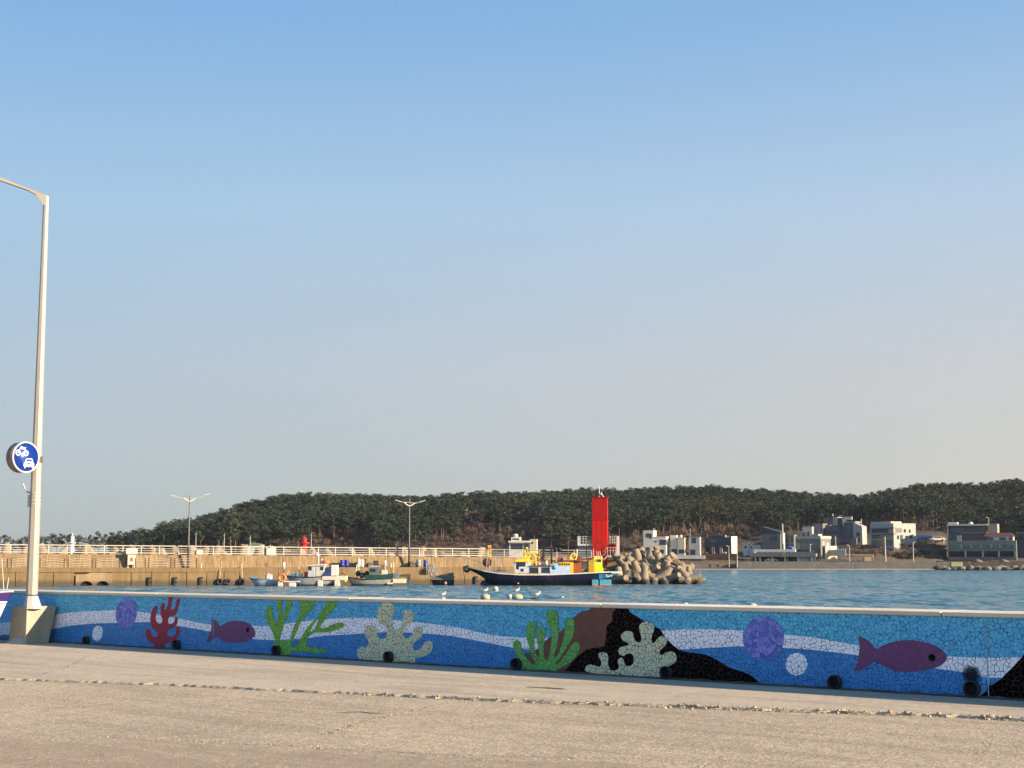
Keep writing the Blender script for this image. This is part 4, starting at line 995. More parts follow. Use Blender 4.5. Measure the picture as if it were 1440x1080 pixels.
for px, h, lb in ((282.5, .45, 'short white bollard right of the last guard barrier'), (549.5, .45, 'short white bollard behind the green boat, left one'), (553, .5, 'short white bollard behind the green boat, right one'), (311, .75, 'brown and white bollard above the left hanging tyre'), (340, .7, 'pale bollard above the right hanging tyre')):
    o = pier_thing('bollard', px, .9, DECK + .04, lb, 'bollard', 'bollards on the breakwater edge')
    MB().lathe([(.11, 0), (.09, h * .7), (.14, h * .8), (.14, h), (.001, h + .03)], n=10).build('bollard_body', M_cream if h < .6 else pm('bollard_rust', (.42, .27, .15), .8, .5, 6), o)
# rubber fenders
for i, (px, y0) in enumerate(((211, 812.5), (247, 812.5), (283, 812.5), (637, 811), (669.5, 811))):
    w_ = PMt @ Vector((pu(px), -.12, 0)); o = empty('rubber_fender', (w_.x, w_.y, WATER), PRZ, 'black upright rubber fender at the waterline, ' + ['left of the taller pier lamp', 'under the taller pier lamp, to its left', 'to the right under the taller pier lamp', 'beside the tarpaulin-covered skiff', 'under the fishing boat bow'][i], 'fender', 'rubber fenders on the breakwater face')
    MB().box(-.24, -.0, -.1, .12, -.3, 1.0).box(-.24, .25, -.08, .12, .82, 1.02).box(-.02, .2, -.03, .1, .25, .6).build('fender_body', M_dark, o, bevel=.03)
# hanging tyres
for px, rr, lb in ((309, .44, 'big tyre hanging on rope at the waterline, the leftmost of three'), (320.5, .42, 'big tyre hanging on rope at the waterline, middle of three'), (340, .46, 'big tyre hanging on rope at the waterline, nearest the blue skiff')):
    w_ = PMt @ Vector((pu(px), -.22, WATER + .42)); o = empty('hanging_tyre', w_, PRZ + (R(30) if px == 320.5 else 0), lb, 'tyre', 'tyres hanging on the breakwater')
    MB().torus((0, 0, 0), rr * .68, rr * .33, 'y').build('tyre_ring', M_dark, o)
    if px != 320.5: MB().tube([(0, 0, rr * .7), (.05, .02, .9), (0, .08, 1.5), (0, .3, 1.75), (0, 1.1, 2.3)], .05, 6).build('rope', pm('pale_rope', (.5, .42, .3), .9, .3), o)
# net heap over the edge
o = pier_thing('net_heap', 608, .3, 0, 'pale tangled nets and ropes draped over the breakwater edge', 'fishing net')
mb = MB()
for i in range(46):
    x = rng.gauss(0, .45); y0 = rng.uniform(.2, .9); pts = [(x, y0, DECK + rng.uniform(.2, .7) - abs(x) * .3)]
    for j in range(5): x += rng.gauss(0, .14); pts.append((x + .12 * j, -.15 - rng.random() * .15, DECK - .05 - j * .36 - rng.random() * .1))
    mb.tube(pts, rng.uniform(.015, .04), 4)
mb.build('net_strands', pm('net_grey', (.40, .36, .30), .9, .5, 4), o)
# lifebuoy stand near the end of the cream railing
o = pier_thing('lifebuoy_stand', 688.3, VP + .5, ztop(pu(688)), 'yellow framed lifebuoy stand on the parapet over the boat bow', 'lifebuoy stand')
MB().box(-.22, -.15, -.05, .05, 0, 1.55).box(.15, .22, -.05, .05, 0, 1.55).box(-.22, .22, -.05, .05, 1.48, 1.58).box(-.15, .15, -.03, .03, .8, .86).build('stand_frame', M_yellow, o)
MB().torus((0, -.09, 1.15), .2, .06, 'y').build('lifebuoy', M_orange, o)
ENDPART2 = True

# ------------------------------------------------------------------ red tower at the pier end
dT = pd(845, VP + 1.2); kT = S(dT); zp = ztop(pu(845))
tw = empty('red_tower', (X(845, dT), dT, zp), R(-7), 'tall square red harbour light tower with white railings at the end of the breakwater', 'light tower')
hx = lambda px: (px - 845) * kT; hz = lambda py: Z(py, dT) - zp
M_red2 = pm('red_cladding', (.37, .005, .003), .6, .15, .8, .1, dirt=(.2, .006, .005), spec=.2); M_red3 = pm('red_shaft', (.47, .009, .006), .6, .12, 1.2, .1, spec=.2)
MB().box(hx(833), hx(854.2), 0, 2.1, hz(732), hz(700)).build('upper_shaft', M_red2, tw, bevel=.02)
mb = MB()
for a, b in ((833, 838.4), (838.8, 845.6), (846, 854.2)): mb.box(hx(a), hx(b), .03, 2.07, hz(795), hz(732.1))
mb.build('lower_shaft', M_red3, tw, bevel=.015)
MB().box(hx(831.5), hx(855.6), -.12, 2.2, hz(700), hz(699.2)).build('roof_slab', M_red3, tw)
MB().cyl((hx(842.8), .6, hz(699)), (hx(842.8), .6, hz(685)), .055, .05, 6).cyl((hx(842.8), .6, hz(685)), (hx(842.8), .6, hz(680.5)), .02, .01, 5).build('antenna', M_white, tw)
MB().cyl((hx(849.5), .5, hz(699)), (hx(845.6), .5, hz(694.5)), .07, .07, 6).cyl((hx(846), .5, hz(695.5)), (hx(845), .5, hz(693.5)), .16, .18, 8).build('warning_light', M_white, tw)
M_twh = pm('tower_white', (.60, .57, .54), .5, .1, 2)
mb = MB().box(hx(812), hx(833) - .02, .2, 2.3, hz(767.5), hz(765)).box(hx(812), hx(815), .25, .5, hz(767.5), hz(754)).box(hx(812), hx(831), 1.9, 2.1, hz(786), hz(767.5))
mb.build('landing', M_twh, tw)
mb = MB()
for y in (754.5, 758, 761.5): mb.cyl((hx(813), .25, hz(y)), (hx(833), .25, hz(y)), .03, .03, 5)
for x in range(816, 833, 4): mb.cyl((hx(x), .25, hz(765)), (hx(x), .25, hz(754.5)), .025, .025, 5)
mb.build('landing_railing', M_twh, tw)
MB().box(hx(855.6), hx(866.5), .5, 1.9, hz(781), hz(765.5)).build('red_stair_box', M_red2, tw, bevel=.02)
MB().box(hx(867), hx(870.8), -.1, .3, hz(787), hz(754)).box(hx(856.5), hx(858), 1.0, 1.2, hz(765.4), hz(754)).build('white_pillar', M_twh, tw, bevel=.02)
mb = MB()
for y in (755, 759, 763): mb.cyl((hx(857.5), .9, hz(y)), (hx(867), .9, hz(y)), .025, .025, 5)
for x in (861, 864): mb.cyl((hx(x), .9, hz(765)), (hx(x), .9, hz(755)), .025, .025, 5)
mb.build('landing_railing', M_twh, tw); mb = MB()
for y in (770, 774.5): mb.cyl((hx(854.4), -.25, hz(y)), (hx(866.5), -.25, hz(y)), .028, .028, 5); mb.cyl((hx(848.5), -.25, hz(y + 6.5)), (hx(854.4), -.25, hz(y)), .028, .028, 5)
for x in (854.4, 858.4, 862.4, 866.2): mb.cyl((hx(x), -.25, hz(781)), (hx(x), -.25, hz(770)), .028, .028, 5)
mb.build('stair_railing', M_twh, tw)
mb = MB().box(hx(854.2), hx(867), -.3, .45, hz(783.2), hz(781.2))
for i in range(5): mb.box(hx(848.6 + i * 1.15), hx(850.2 + i * 1.15), -.3, .45, hz(788.2 - i * 1.25), hz(786.6 - i * 1.25))
mb.build('white_stair', M_twh, tw)
MB().box(hx(828), hx(868), .3, 3.0, hz(800), hz(787)).build('tower_footing', M_par, tw, bevel=.05)

# ------------------------------------------------------------------ tetrapods
M_tet = concrete('tetrapod_concrete', (.33, .275, .195), bscale=6, streak=False)
def tet_mat():
    t = NT('tetrapod_weathered'); g_ = t.new('ShaderNodeNewGeometry'); sep = t.new('ShaderNodeSeparateXYZ'); t.link(g_.outputs['Position'], sep.inputs[0])
    oi = t.new('ShaderNodeObjectInfo')
    c = t.ramp(t.noise(.9, 6, .65), [(.3, (.17, .13, .08)), (.7, (.30, .235, .15))])
    c = t.mix(t.math('MULTIPLY', oi.outputs['Random'], .45), c, (.17, .15, .125))
    z = t.math('ADD', sep.outputs[2], t.math('MULTIPLY', t.noise(1.5, 4), .9))
    f = t.ramp(t.math('ADD', z, 1.0), [(.25, 1.), (.6, 0.)]); c = t.mix(t.math('MULTIPLY', f, .9), c, (.035, .028, .018))
    t.link(c, t.b.inputs['Base Color']); t.b.inputs['Roughness'].default_value = .9
    t.link(t.bump(t.noise(8, 6, .7), .45, .05), t.b.inputs['Normal']); return t.m
M_tet = tet_mat()
mb = MB()
dirs = [Vector((0, 0, 1)), Vector((.943, 0, -.333)), Vector((-.471, .816, -.333)), Vector((-.471, -.816, -.333))]
for dv in dirs:
    mb.cyl(dv * .0, dv * 2.12, .74, .49, 20, caps=False); a = dv * 2.12; b = dv * 2.19
    mb.cyl(a, b, .49, .43, 20)
tet_me = None
def tetra(x, y, z, s, label, group, rot=None):
    global tet_me
    if tet_me is None: o = mb.build('tetrapod', M_tet); tet_me = o.data
    else: o = bpy.data.objects.new('tetrapod', tet_me); C.objects.link(o)
    o.location = (x, y, z); o.rotation_euler = rot or (rng.uniform(0, 6.28), rng.uniform(0, 6.28), rng.uniform(0, 6.28)); o.scale = (s, s, s)
    tag(o, label, 'tetrapod', group)
rowdef = [('waterline', [979, 967, 956, 944, 932, 920, 907, 895, 883, 871], 814.5, 199.5, .86), ('second', [970, 959, 948, 936, 924, 911, 899, 887, 876], 807.5, 201.5, .90), ('third', [954, 943, 931, 918, 906, 893, 881], 799, 203.5, .92), ('fourth', [935, 924, 912, 900, 888], 791.5, 205.5, .92), ('topmost', [918, 906, 895], 784.5, 208, .86)]
for nm_, pxs_, py, dd, s0 in rowdef:
    for i, px in enumerate(pxs_):
        d_ = dd + rng.uniform(-.4, .4); p_ = at(px + rng.uniform(-1.5, 1.5), py + rng.uniform(-1.5, 2) + (4 if px > 968 else 0), d_)
        tetra(p_.x, p_.y, p_.z, s0 * rng.uniform(.92, 1.05) * (.7 if px > 968 else 1), f'tan concrete tetrapod of the {nm_} row of the pile, {ORD[i + 1]} from the seaward tip', 'tetrapods piled at the breakwater end')
# packed behind
for i, (px, py, dd) in enumerate(((960, 806, 209), (945, 799, 210), (930, 794, 211), (915, 790, 212), (900, 789, 213), (886, 790, 212), (876, 793, 209.5), (950, 808, 205.5))):
    p_ = at(px, py, dd); tetra(p_.x, p_.y, p_.z, .9, f'shadowed tetrapod packed at the back of the pile, {ORD[i + 1]} along', 'tetrapods piled at the breakwater end')
pxs_ = []; px = -6
while px < 700: pxs_.append(px + rng.uniform(-3, 3)); px += rng.uniform(14, 26)
for px, lb in zip(pxs_, lm_labels(pxs_, 'tetrapod top', 'behind the pier railing')):
    w_ = PMt @ Vector((pu(px, 11.8), 11.8 + rng.uniform(-.4, .6), 0)); tetra(w_.x, w_.y, ztop(pu(px)) - .75 + rng.uniform(-.25, .35), .95, lb, 'tetrapods behind the breakwater railing')

# ------------------------------------------------------------------ boats
def boat_frame(name, pxc, d, label, rz=0):
    o = empty(name, (X(pxc, d), d, WATER), R(rz), label, 'fishing boat'); k = S(d)
    return o, (lambda px: (px - pxc) * k), (lambda py: Z(py, d) - WATER), k
def hull_mat(name, layers, xr=None):
    """layers: (z from, colour) bottom up; xr: (x from, z0, z1, colour)"""
    t = NT(name); sep = t.new('ShaderNodeSeparateXYZ'); t.link(t.co.outputs['Object'], sep.inputs[0]); c = layers[0][1]
    for z, col in layers[1:]: c = t.mix(t.math('GREATER_THAN', sep.outputs[2], z), c, col)
    if xr:
        f = t.math('MULTIPLY', t.math('GREATER_THAN', sep.outputs[0], xr[0]), t.math('MULTIPLY', t.math('GREATER_THAN', sep.outputs[2], xr[1]), t.math('LESS_THAN', sep.outputs[2], xr[2]))); c = t.mix(f, c, xr[3])
    c = t.mix(t.ramp(t.noise(1.2, 5, .7, stretch=(1, 1, .3)), [(.5, 0.), (.75, .5)]), c, (.05, .04, .03))
    t.link(c, t.b.inputs['Base Color']); t.b.inputs['Roughness'].default_value = .55; t.b.inputs['Specular IOR Level'].default_value = .2; return t.m
def stn(bx, bz, L): return [(bx(a), bx(b), h_, bz(c_), bz(d_)) for a, b, h_, c_, d_ in L]
def bxs(m, bx, bz, L):
    for a, b, y0, y1, t0, t1 in L: m.box(bx(a), bx(b), y0, y1, bz(t1), bz(t0))
    return m
M_glass = glass('dark_glass', (.02, .028, .03)); M_deck = pm('deck_grey', (.24, .23, .21), .7, .3, 2)

# --- big fishing boat
fb, bx, bz, k = boat_frame('fishing_boat', 762, 191.5, 'large navy fishing boat with white and yellow deckhouses moored before the red tower')
st = stn(bx, bz, [(651, 686, .10, 796.8, 814), (665, 688, .9, 799.8, 818), (680, 692, 1.5, 803.2, 826), (700, 702, 1.95, 806.3, 828), (730, 730, 2.15, 808.4, 829), (770, 770, 2.25, 808.4, 829), (810, 810, 2.2, 806.6, 829), (838, 836, 2.1, 805.2, 827), (857, 846, 2.0, 804.6, 815), (872, 852, 1.85, 804.8, 813.8)])
hu, de = section_hull(st, .35)
hu.build('hull', hull_mat('navy_boat_hull', [(-9, (.003, .004, .012)), (bz(815), (.004, .008, .028))], (bx(841), bz(813.6), bz(807.2), (.03, .22, .42))), fb, fix=True); de.build('deck', M_deck, fb)
st2 = [s_t for s_t in st]
gunwale(st2[2:], .075, .02).build('white_gunwale', M_white, fb)
gunwale(st2[:3], .07, .02).build('bow_rail_beam', M_grey, fb)
MB().box(bx(842), bx(873), -1.95, 1.95, bz(806.6), bz(803.6)).build('stern_ledge', M_white, fb, bevel=.08)
pgm = hull_mat('guard_blue_pink', [(-9, (.42, .20, .16)), (bz(820.6), (.06, .30, .46))])
MB().box(bx(831), bx(839.6), -2.15, -1.2, bz(826), bz(814.6)).build('propeller_guard', pgm, fb, bevel=.03)
MB().box(bx(841.6), bx(857.8), -2.12, 2.1, bz(826), bz(814.6)).build('propeller_guard', pgm, fb, bevel=.03)
MB().lathe([(.001, bx(675)), (.35, bx(678)), (.45, bx(684)), (.4, bx(694))], (0, 0, bz(820)), 12, 'x').build('bulbous_bow', M_navy, fb)
M_bwhite = pm('boat_white', (.50, .54, .60), .5, .15, 2, dirt=(.3, .28, .24))
hmain = bxs(MB(), bx, bz, [(723, 746, -1.45, 1.45, 790.2, 808.4), (746, 774.5, -1.5, 1.5, 796.5, 808.4)]).build('wheelhouse', M_bwhite, fb, bevel=.04)
bxs(MB(), bx, bz, [(726, 738.8, -1.475, -1.44, 790.8, 796.6), (726, 729.6, -1.472, -1.44, 796.7, 800.4)]).build('wheelhouse_window', M_glass, hmain)
bxs(MB(), bx, bz, [(732, 736.2, -1.472, -1.44, 799.4, 803.4)]).build('wheelhouse_window', M_glass, hmain)
bxs(MB(), bx, bz, [(745.5, 756.8, -1.53, -1.49, 797.6, 805.6)]).build('saloon_window', M_glass, hmain)
bxs(MB(), bx, bz, [(761.2, 772.5, -1.53, -1.49, 797.6, 805.6)]).build('saloon_window', M_glass, hmain)
mb = MB(); mb.hexa([(bx(723), -1.7, bz(790)), (bx(743), -1.7, bz(790)), (bx(743), 1.7, bz(790)), (bx(723), 1.7, bz(790)), (bx(727.5), -1.1, bz(786)), (bx(742), -1.1, bz(786)), (bx(742), 1.1, bz(786)), (bx(727.5), 1.1, bz(786))])
mb.build('yellow_roof', M_yellow, fb, bevel=.03)
bxs(MB(), bx, bz, [(744.5, 775.5, -1.6, 1.6, 795.2, 796.4)]).build('saloon_roof', pm('dark_roof_edge', (.06, .055, .05), .7), fb)
bxs(MB(), bx, bz, [(719, 758.5, -2.1, -1.9, 805.8, 808.2)]).build('yellow_coaming', pm('ochre_paint', (.34, .22, .04), .6, .3), fb)
t3 = MB(); t3.poly([(bx(772.8), bz(808)), (bx(772.8), bz(797)), (bx(778), bz(793.2)), (bx(784.6), bz(792)), (bx(801.5), bz(789.8)), (bx(801.5), bz(808))], 1.45, -1.55)
aft = t3.build('aft_cabin', pm('pale_blue_paint', (.42, .50, .66), .5, .12, 2), fb, fix=True)
MB().lathe([(.001, -.0), (.3, -.0), (.3, -.04), (.001, -.04)], (bx(779), -1.55, bz(797.5)), 14, 'y').build('blue_porthole', pm('turquoise', (.03, .25, .38), .5), aft)
bxs(MB(), bx, bz, [(785.5, 801.5, -1.6, -1.56, 790.5, 795.2)]).build('yellow_vent_strip', M_yellow, aft)
mb = MB()
for i in range(5): bxs(mb, bx, bz, [(786.4 + i * 3.1, 788.2 + i * 3.1, -1.63, -1.605, 791.8, 794.6)])
mb.build('vent_opening', pm('vent_dark', (.05, .03, .01), .8), aft)
wc_ = bxs(MB(), bx, bz, [(801.7, 805.5, -1.5, 1.5, 788.6, 806)]).build('yellow_bulkhead', M_yellow, fb, bevel=.02)
bxs(MB(), bx, bz, [(806, 817.6, -1.35, 1.4, 788.8, 806)]).build('orange_door_panel', pm('orange_brown', (.30, .07, .012), .6, .2), fb)
bxs(MB(), bx, bz, [(818.6, 826, -.9, 1.2, 789.2, 800)]).build('galley_box', pm('pale_grey', (.45, .43, .40), .6), fb, bevel=.03)
MB().hexa([(bx(787), -1.75, bz(789.8)), (bx(820), -1.75, bz(788.2)), (bx(820), 1.6, bz(788.2)), (bx(787), 1.6, bz(789.8)), (bx(787), -1.6, bz(789)), (bx(820), -1.6, bz(785.8)), (bx(820), 1.5, bz(785.8)), (bx(787), 1.5, bz(789))]).build('awning', pm('awning_brown', (.10, .05, .04), .8, .4), fb)
MB().hexa([(bx(813), -1.7, bz(788.6)), (bx(834), -1.7, bz(785.8)), (bx(834), 1.6, bz(785.8)), (bx(813), 1.6, bz(788.6)), (bx(813), -1.6, bz(787.4)), (bx(834), -1.6, bz(783.6)), (bx(834), 1.5, bz(783.6)), (bx(813), 1.5, bz(787.4))]).build('awning', pm('awning_maroon', (.12, .02, .015), .8, .4), fb)
dk = bxs(MB(), bx, bz, [(826.6, 834.8, -1.3, 1.3, 783.6, 804.8)]).build('yellow_locker', pm('ochre_yellow', (.42, .26, .015), .55, .2), fb, bevel=.03)
sb = MB(); sb.poly([(bx(835.2), bz(804.4)), (bx(834.9), bz(784.4)), (bx(846.2), bz(784.4)), (bx(846.2), bz(796)), (bx(848.2), bz(804.4))], 1.1, -1.15); sb = sb.build('yellow_cabin', pm('bright_yellow', (.85, .62, .01), .5, .08), fb, fix=True)
bxs(MB(), bx, bz, [(839, 844.6, -1.18, -1.13, 786.4, 790.2)]).build('cabin_window', M_glass, sb)
bxs(MB(), bx, bz, [(836, 839, -1.18, -1.13, 786.6, 790)]).build('green_pane', pm('green_pane', (.10, .30, .20), .3), sb)
def hoop(m, px, py, rpx, y, r=.05): m.torus((bx(px), y, bz(py)), rpx * k, r, 'y', 16, 6)
m = MB(); hoop(m, 748, 784, 5.2, -.9, .085); m.cyl((bx(742.5), -.9, bz(795)), (bx(743.2), -.9, bz(783)), .09).cyl((bx(753.5), -.9, bz(795)), (bx(753), -.9, bz(783)), .09).tube([(bx(743), -.9, bz(791.5)), (bx(756), -.9, bz(791.5))], .07); m.build('yellow_hoist_frame', M_yellow, fb)
m = MB(); m.torus((bx(757.5), .2, bz(784)), 3.4 * k, .085, 'y', 16, 6); m.cyl((bx(760.8), .2, bz(795)), (bx(760.8), .2, bz(783)), .1).cyl((bx(754.5), .2, bz(795)), (bx(754.4), .2, bz(783)), .08); m.build('yellow_hoist_frame', M_yellow, fb)
m = MB(); m.cyl((bx(738), 0, bz(787)), (bx(738), 0, bz(771.5)), .12, .08).cyl((bx(734), 0, bz(787)), (bx(738), 0, bz(775)), .06).cyl((bx(742), 0, bz(787)), (bx(738), 0, bz(775)), .06); m.sphere((bx(740.6), 0, bz(771)), .2, 10, sz=.7); m.build('yellow_mast', M_yellow, fb)
M_mast = pm('tarred_steel', (.022, .015, .013), .8, .4, 5)
m = MB(); m.tube([(bx(763), 0, bz(790)), (bx(764.5), 0, bz(775)), (bx(766), 0, bz(771)), (bx(779), 0, bz(770.5)), (bx(781), 0, bz(773.5))], .13, 8); m.tube([(bx(775.5), 0, bz(793)), (bx(775.6), 0, bz(771))], .12, 8); m.tube([(bx(766), 0, bz(789)), (bx(775.5), 0, bz(772))], .035, 5)
for i in range(7): m.box(bx(764 + i * .1) - .2, bx(764) + .2, -.15, .15, bz(788 - i * 2.3), bz(786.6 - i * 2.3))
m.sphere((bx(781.5), 0, bz(773)), .3, 8); m.sphere((bx(787), 0, bz(773)), .28, 8); m.tube([(bx(779), 0, bz(771.5)), (bx(812), 0, bz(772))], .03, 5); m.build('net_derrick', M_mast, fb)
m = MB(); m.cyl((bx(753), -.4, bz(792.5)), (bx(761), -.4, bz(792.5)), .30, .30, 12); m.build('white_drum', M_white, fb)
MB().sphere((bx(768.4), -.3, bz(792.6)), .33, 12, sz=1.05).build('white_float', M_white, fb)
m = MB(); m.lathe([(.001, -.25), (.28, -.25), (.32, 0), (.28, .25), (.001, .25)], (bx(787.7), .3, bz(786.6)), 12, 'x'); m.box(bx(784), bx(791.5), .0, .5, bz(789.4), bz(784.4)); m.build('red_tank', pm('red_tank', (.42, .03, .02), .6, .2), fb)
m = MB(); m.torus((bx(806), -.4, bz(783.2)), 4.2 * k, .12, 'y', 16, 6).cyl((bx(801.8), -.4, bz(790)), (bx(801.8), -.4, bz(783)), .12).cyl((bx(810), -.4, bz(789)), (bx(810), -.4, bz(783)), .1); m.build('yellow_hoist_frame', M_yellow, fb)
MB().lathe([(.001, 0), (.62, 0), (.6, .3), (.3, .58), (.001, .66)], (bx(813), .1, bz(788)), 14).build('maroon_winch_cover', pm('maroon_cloth', (.12, .015, .012), .9, .3), fb)
MB().cyl((bx(811.3), .3, bz(788)), (bx(811.3), .3, bz(772.3)), .1, .1, 8).build('exhaust_pipe', M_cream, fb)
m = MB(); m.tube([(bx(824.9), 0, bz(784)), (bx(825.4), 0, bz(758)), (bx(831), 0, bz(757.5))], .055, 6).tube([(bx(838.5), 0, bz(784)), (bx(838), 0, bz(764)), (bx(848.5), 0, bz(764)), (bx(849), 0, bz(776))], .06, 6); m.build('aft_gantry', M_mast, fb)
m = MB()
for a, b in ((840, 838.5), (842.5, 841), (845, 843.5), (834.5, 834.5)): m.tube([(bx(a), -.3, bz(784.6)), (bx(b), -.2, bz(771 + rng.uniform(0, 6)))], .03, 5)
m.build('rod_bundle', M_cream, fb)
m = MB()
for a in (836, 838.6, 841.5, 845): m.sphere((bx(a), -.2, bz(783.5)), .17, 8)
m.build('small_floats', pm('pink_white', (.55, .40, .36), .6, .3, 9), fb)
m = MB()
for a, b in (((738, 773), (700, 786)), ((738, 773), (765, 774)), ((766, 771), (746, 796)), ((781, 773), (806, 783)), ((825, 760), (838, 785)), ((825, 760), (806, 786)), ((811, 775), (781, 774)), ((848, 766), (868, 803)), ((697, 788), (679, 791))):
    m.tube([(bx(a[0]), -.1, bz(a[1])), (bx((a[0] + b[0]) / 2), -.1, bz((a[1] + b[1]) / 2 + .8)), (bx(b[0]), -.1, bz(b[1]))], .018, 4)
m.build('rigging_lines', M_mast, fb)
m = MB()
for i in range(60):
    q = Vector((bx(rng.uniform(755, 800)), rng.uniform(-1, 1), bz(796))); z1 = bz(rng.uniform(786, 794)) if q.x < bx(773) else bz(790 - rng.uniform(0, 4)); m.tube([(q.x, q.y, z1 - .25), (q.x + rng.gauss(0, .2), q.y, z1), (q.x + rng.gauss(0, .3), q.y, z1 - .3)], rng.uniform(.02, .06), 4)
m.build('heaped_gear', pm('heaped_gear', (.09, .06, .045), .9, .6, 6), fb)
m = MB()
for i in range(5): m.tube([(bx(741 + i * 1.4), .5, bz(789)), (bx(742 + i * 1.7), .5, bz(774 + 1.5 * i))], .06, 5)
m.tube([(bx(740), .5, bz(779)), (bx(756), .5, bz(779.5))], .07, 6).tube([(bx(745), -.5, bz(776)), (bx(762), .4, bz(777))], .06, 6); m.build('yellow_pipe_rack', M_yellow, fb)
for k_, q in enumerate(((750, 754, 796, 788), (755.2, 758, 795, 783), (798, 800.6, 789, 783))): MB().box(bx(q[0]), bx(q[1]), -.6, .4, bz(q[2]), bz(q[3])).build('orange_machinery', pm('orange_machinery', (.38, .14, .02), .7, .4, 6), fb, bevel=.05)
# bow gear
reel = MB().lathe([(.001, -.28), (.58, -.28), (.60, -.2), (.38, -.18), (.38, .18), (.60, .2), (.58, .28), (.001, .28)], (bx(685.2), 0, bz(790.8)), 20, 'y').build('net_reel', M_rust, fb, fix=True)
MB().cyl((bx(683.6), -.5, bz(803)), (bx(685.2), -.5, bz(784.2)), .05).cyl((bx(688), -.5, bz(803)), (bx(688), -.5, bz(795)), .06).build('reel_stand', M_grey, fb)
m = MB(); m.tube([(bx(655), -.3, bz(797)), (bx(655), -.3, bz(785.5)), (bx(659.5), -.35, bz(785)), (bx(668), -.6, bz(788)), (bx(678), -.9, bz(791))], .04, 6); m.tube([(bx(659.5), -.35, bz(785)), (bx(659.5), -.35, bz(797))], .04, 6); m.tube([(bx(669.5), -.65, bz(788.5)), (bx(669.5), -.65, bz(800))], .035, 6)
m.tube([(bx(655), .3, bz(797)), (bx(655), .3, bz(786)), (bx(668), .6, bz(788)), (bx(678), .9, bz(791))], .04, 6); m.build('pulpit_rail', M_grey, fb)
MB().box(bx(655), bx(679), -.5, .5, bz(800) - .06, bz(800), Matrix.Translation((0, 0, .0)) ).build('bow_platform', pm('worn_timber', (.20, .17, .14), .9, .4), fb)
MB().torus((bx(656.7), -.35, bz(800)), .31, .155, 'y').build('bow_tyre', M_dark, fb)
m = MB(); m.tube([(bx(697), -.6, bz(805)), (bx(698), -.6, bz(784)), (bx(702), -.6, bz(784)), (bx(704), -.6, bz(805))], .03, 5).tube([(bx(694), .4, bz(803)), (bx(696), .4, bz(788))], .03, 5).tube([(bx(700), .2, bz(803)), (bx(700), .2, bz(781))], .025, 5); m.build('fore_stanchions', M_grey, fb)
m = MB(); nn_ = 14; vv = []
for i in range(nn_ + 1):
    for j in range(5): vv.append((bx(692) + (bx(716) - bx(692)) * i / nn_, -1.5 + j * .7, bz(803.4) + .22 * math.sin(math.pi * i / nn_) * (1 - abs(j - 2) * .25) + .12 * noise.noise(Vector((i * .7, j, 2)))))
m.add(vv, [(i * 5 + j, (i + 1) * 5 + j, (i + 1) * 5 + j + 1, i * 5 + j + 1) for i in range(nn_) for j in range(4)], True); m.build('blue_tarpaulin', pm('tarp_blue', (.01, .04, .20), .5, .3), fb)
# painted name on the stern band: three worn white characters
def stroke(m, pts, y, w=.045):
    for a, b in zip(pts, pts[1:]):
        A = Vector((bx(a[0]), y, bz(a[1]))); B = Vector((bx(b[0]), y, bz(b[1]))); dv = (B - A).normalized(); n_ = Vector((-dv.z, 0, dv.x)) * w
        m.add([A - n_ - Vector((0, .0, 0)), A + n_, B + n_, B - n_], [(0, 1, 2, 3)])
m = MB()
for x0, ch in ((851, 'K'), (854.2, 'N'), (857.4, 'V')):
    P = {'K': [[(0, 807.8), (0, 811)], [(0, 809.6), (1.6, 807.8)], [(.4, 809.4), (1.9, 811)]], 'N': [[(0, 811.4), (0, 808.4), (1.7, 811.4), (1.7, 808.4)]], 'V': [[(0, 808), (.9, 811), (1.9, 808)]]}[ch]
    for j, q in enumerate(P): stroke(m, [(x0 + a, b) for a, b in q], -2.045 - .004 * j + (x0 - 851) * .008)
m.build('stern_lettering', M_white, fb)
MB().sphere((bx(728.6), -2.2, bz(819.6)), .09, 8).build('hull_outlet', M_white, fb)

# --- blue skiff
sk, bx, bz, k = boat_frame('skiff', 374, 184.5, 'small open skiff with blue interior and pale hull beside the orange ring')
st = stn(bx, bz, [(350.5, 357, .06, 811.8, 819), (356, 361, .5, 812.6, 825), (366, 368, .75, 814.4, 826), (380, 380, .8, 815.8, 826), (393, 392, .75, 815.8, 825), (399, 398, .7, 815.4, 824)])
hu, de = section_hull(st, .14); hu.build('hull', hull_mat('skiff_hull', [(-9, (.32, .34, .36)), (bz(818.2), (.42, .43, .45)), (bz(815.6), (.05, .30, .50))]), sk, fix=True); de.build('deck', pm('skiff_blue', (.02, .22, .48), .5, .2), sk)
gunwale(st, .035, .01).build('blue_gunwale', pm('skiff_blue2', (.06, .34, .58), .5, .2), sk)
bxs(MB(), bx, bz, [(376, 383, -.4, .4, 809, 814.6), (377, 380, -.3, .3, 806.5, 809), (381, 383, -.2, .3, 807.8, 809)]).build('engine_box', M_white, sk, bevel=.04)
MB().cyl((bx(374.5), 0, bz(815)), (bx(374.5), 0, bz(792)), .045, .03, 6).box(bx(373.6), bx(375.4), -.06, .06, bz(796), bz(792)).build('mast', M_rust, sk)
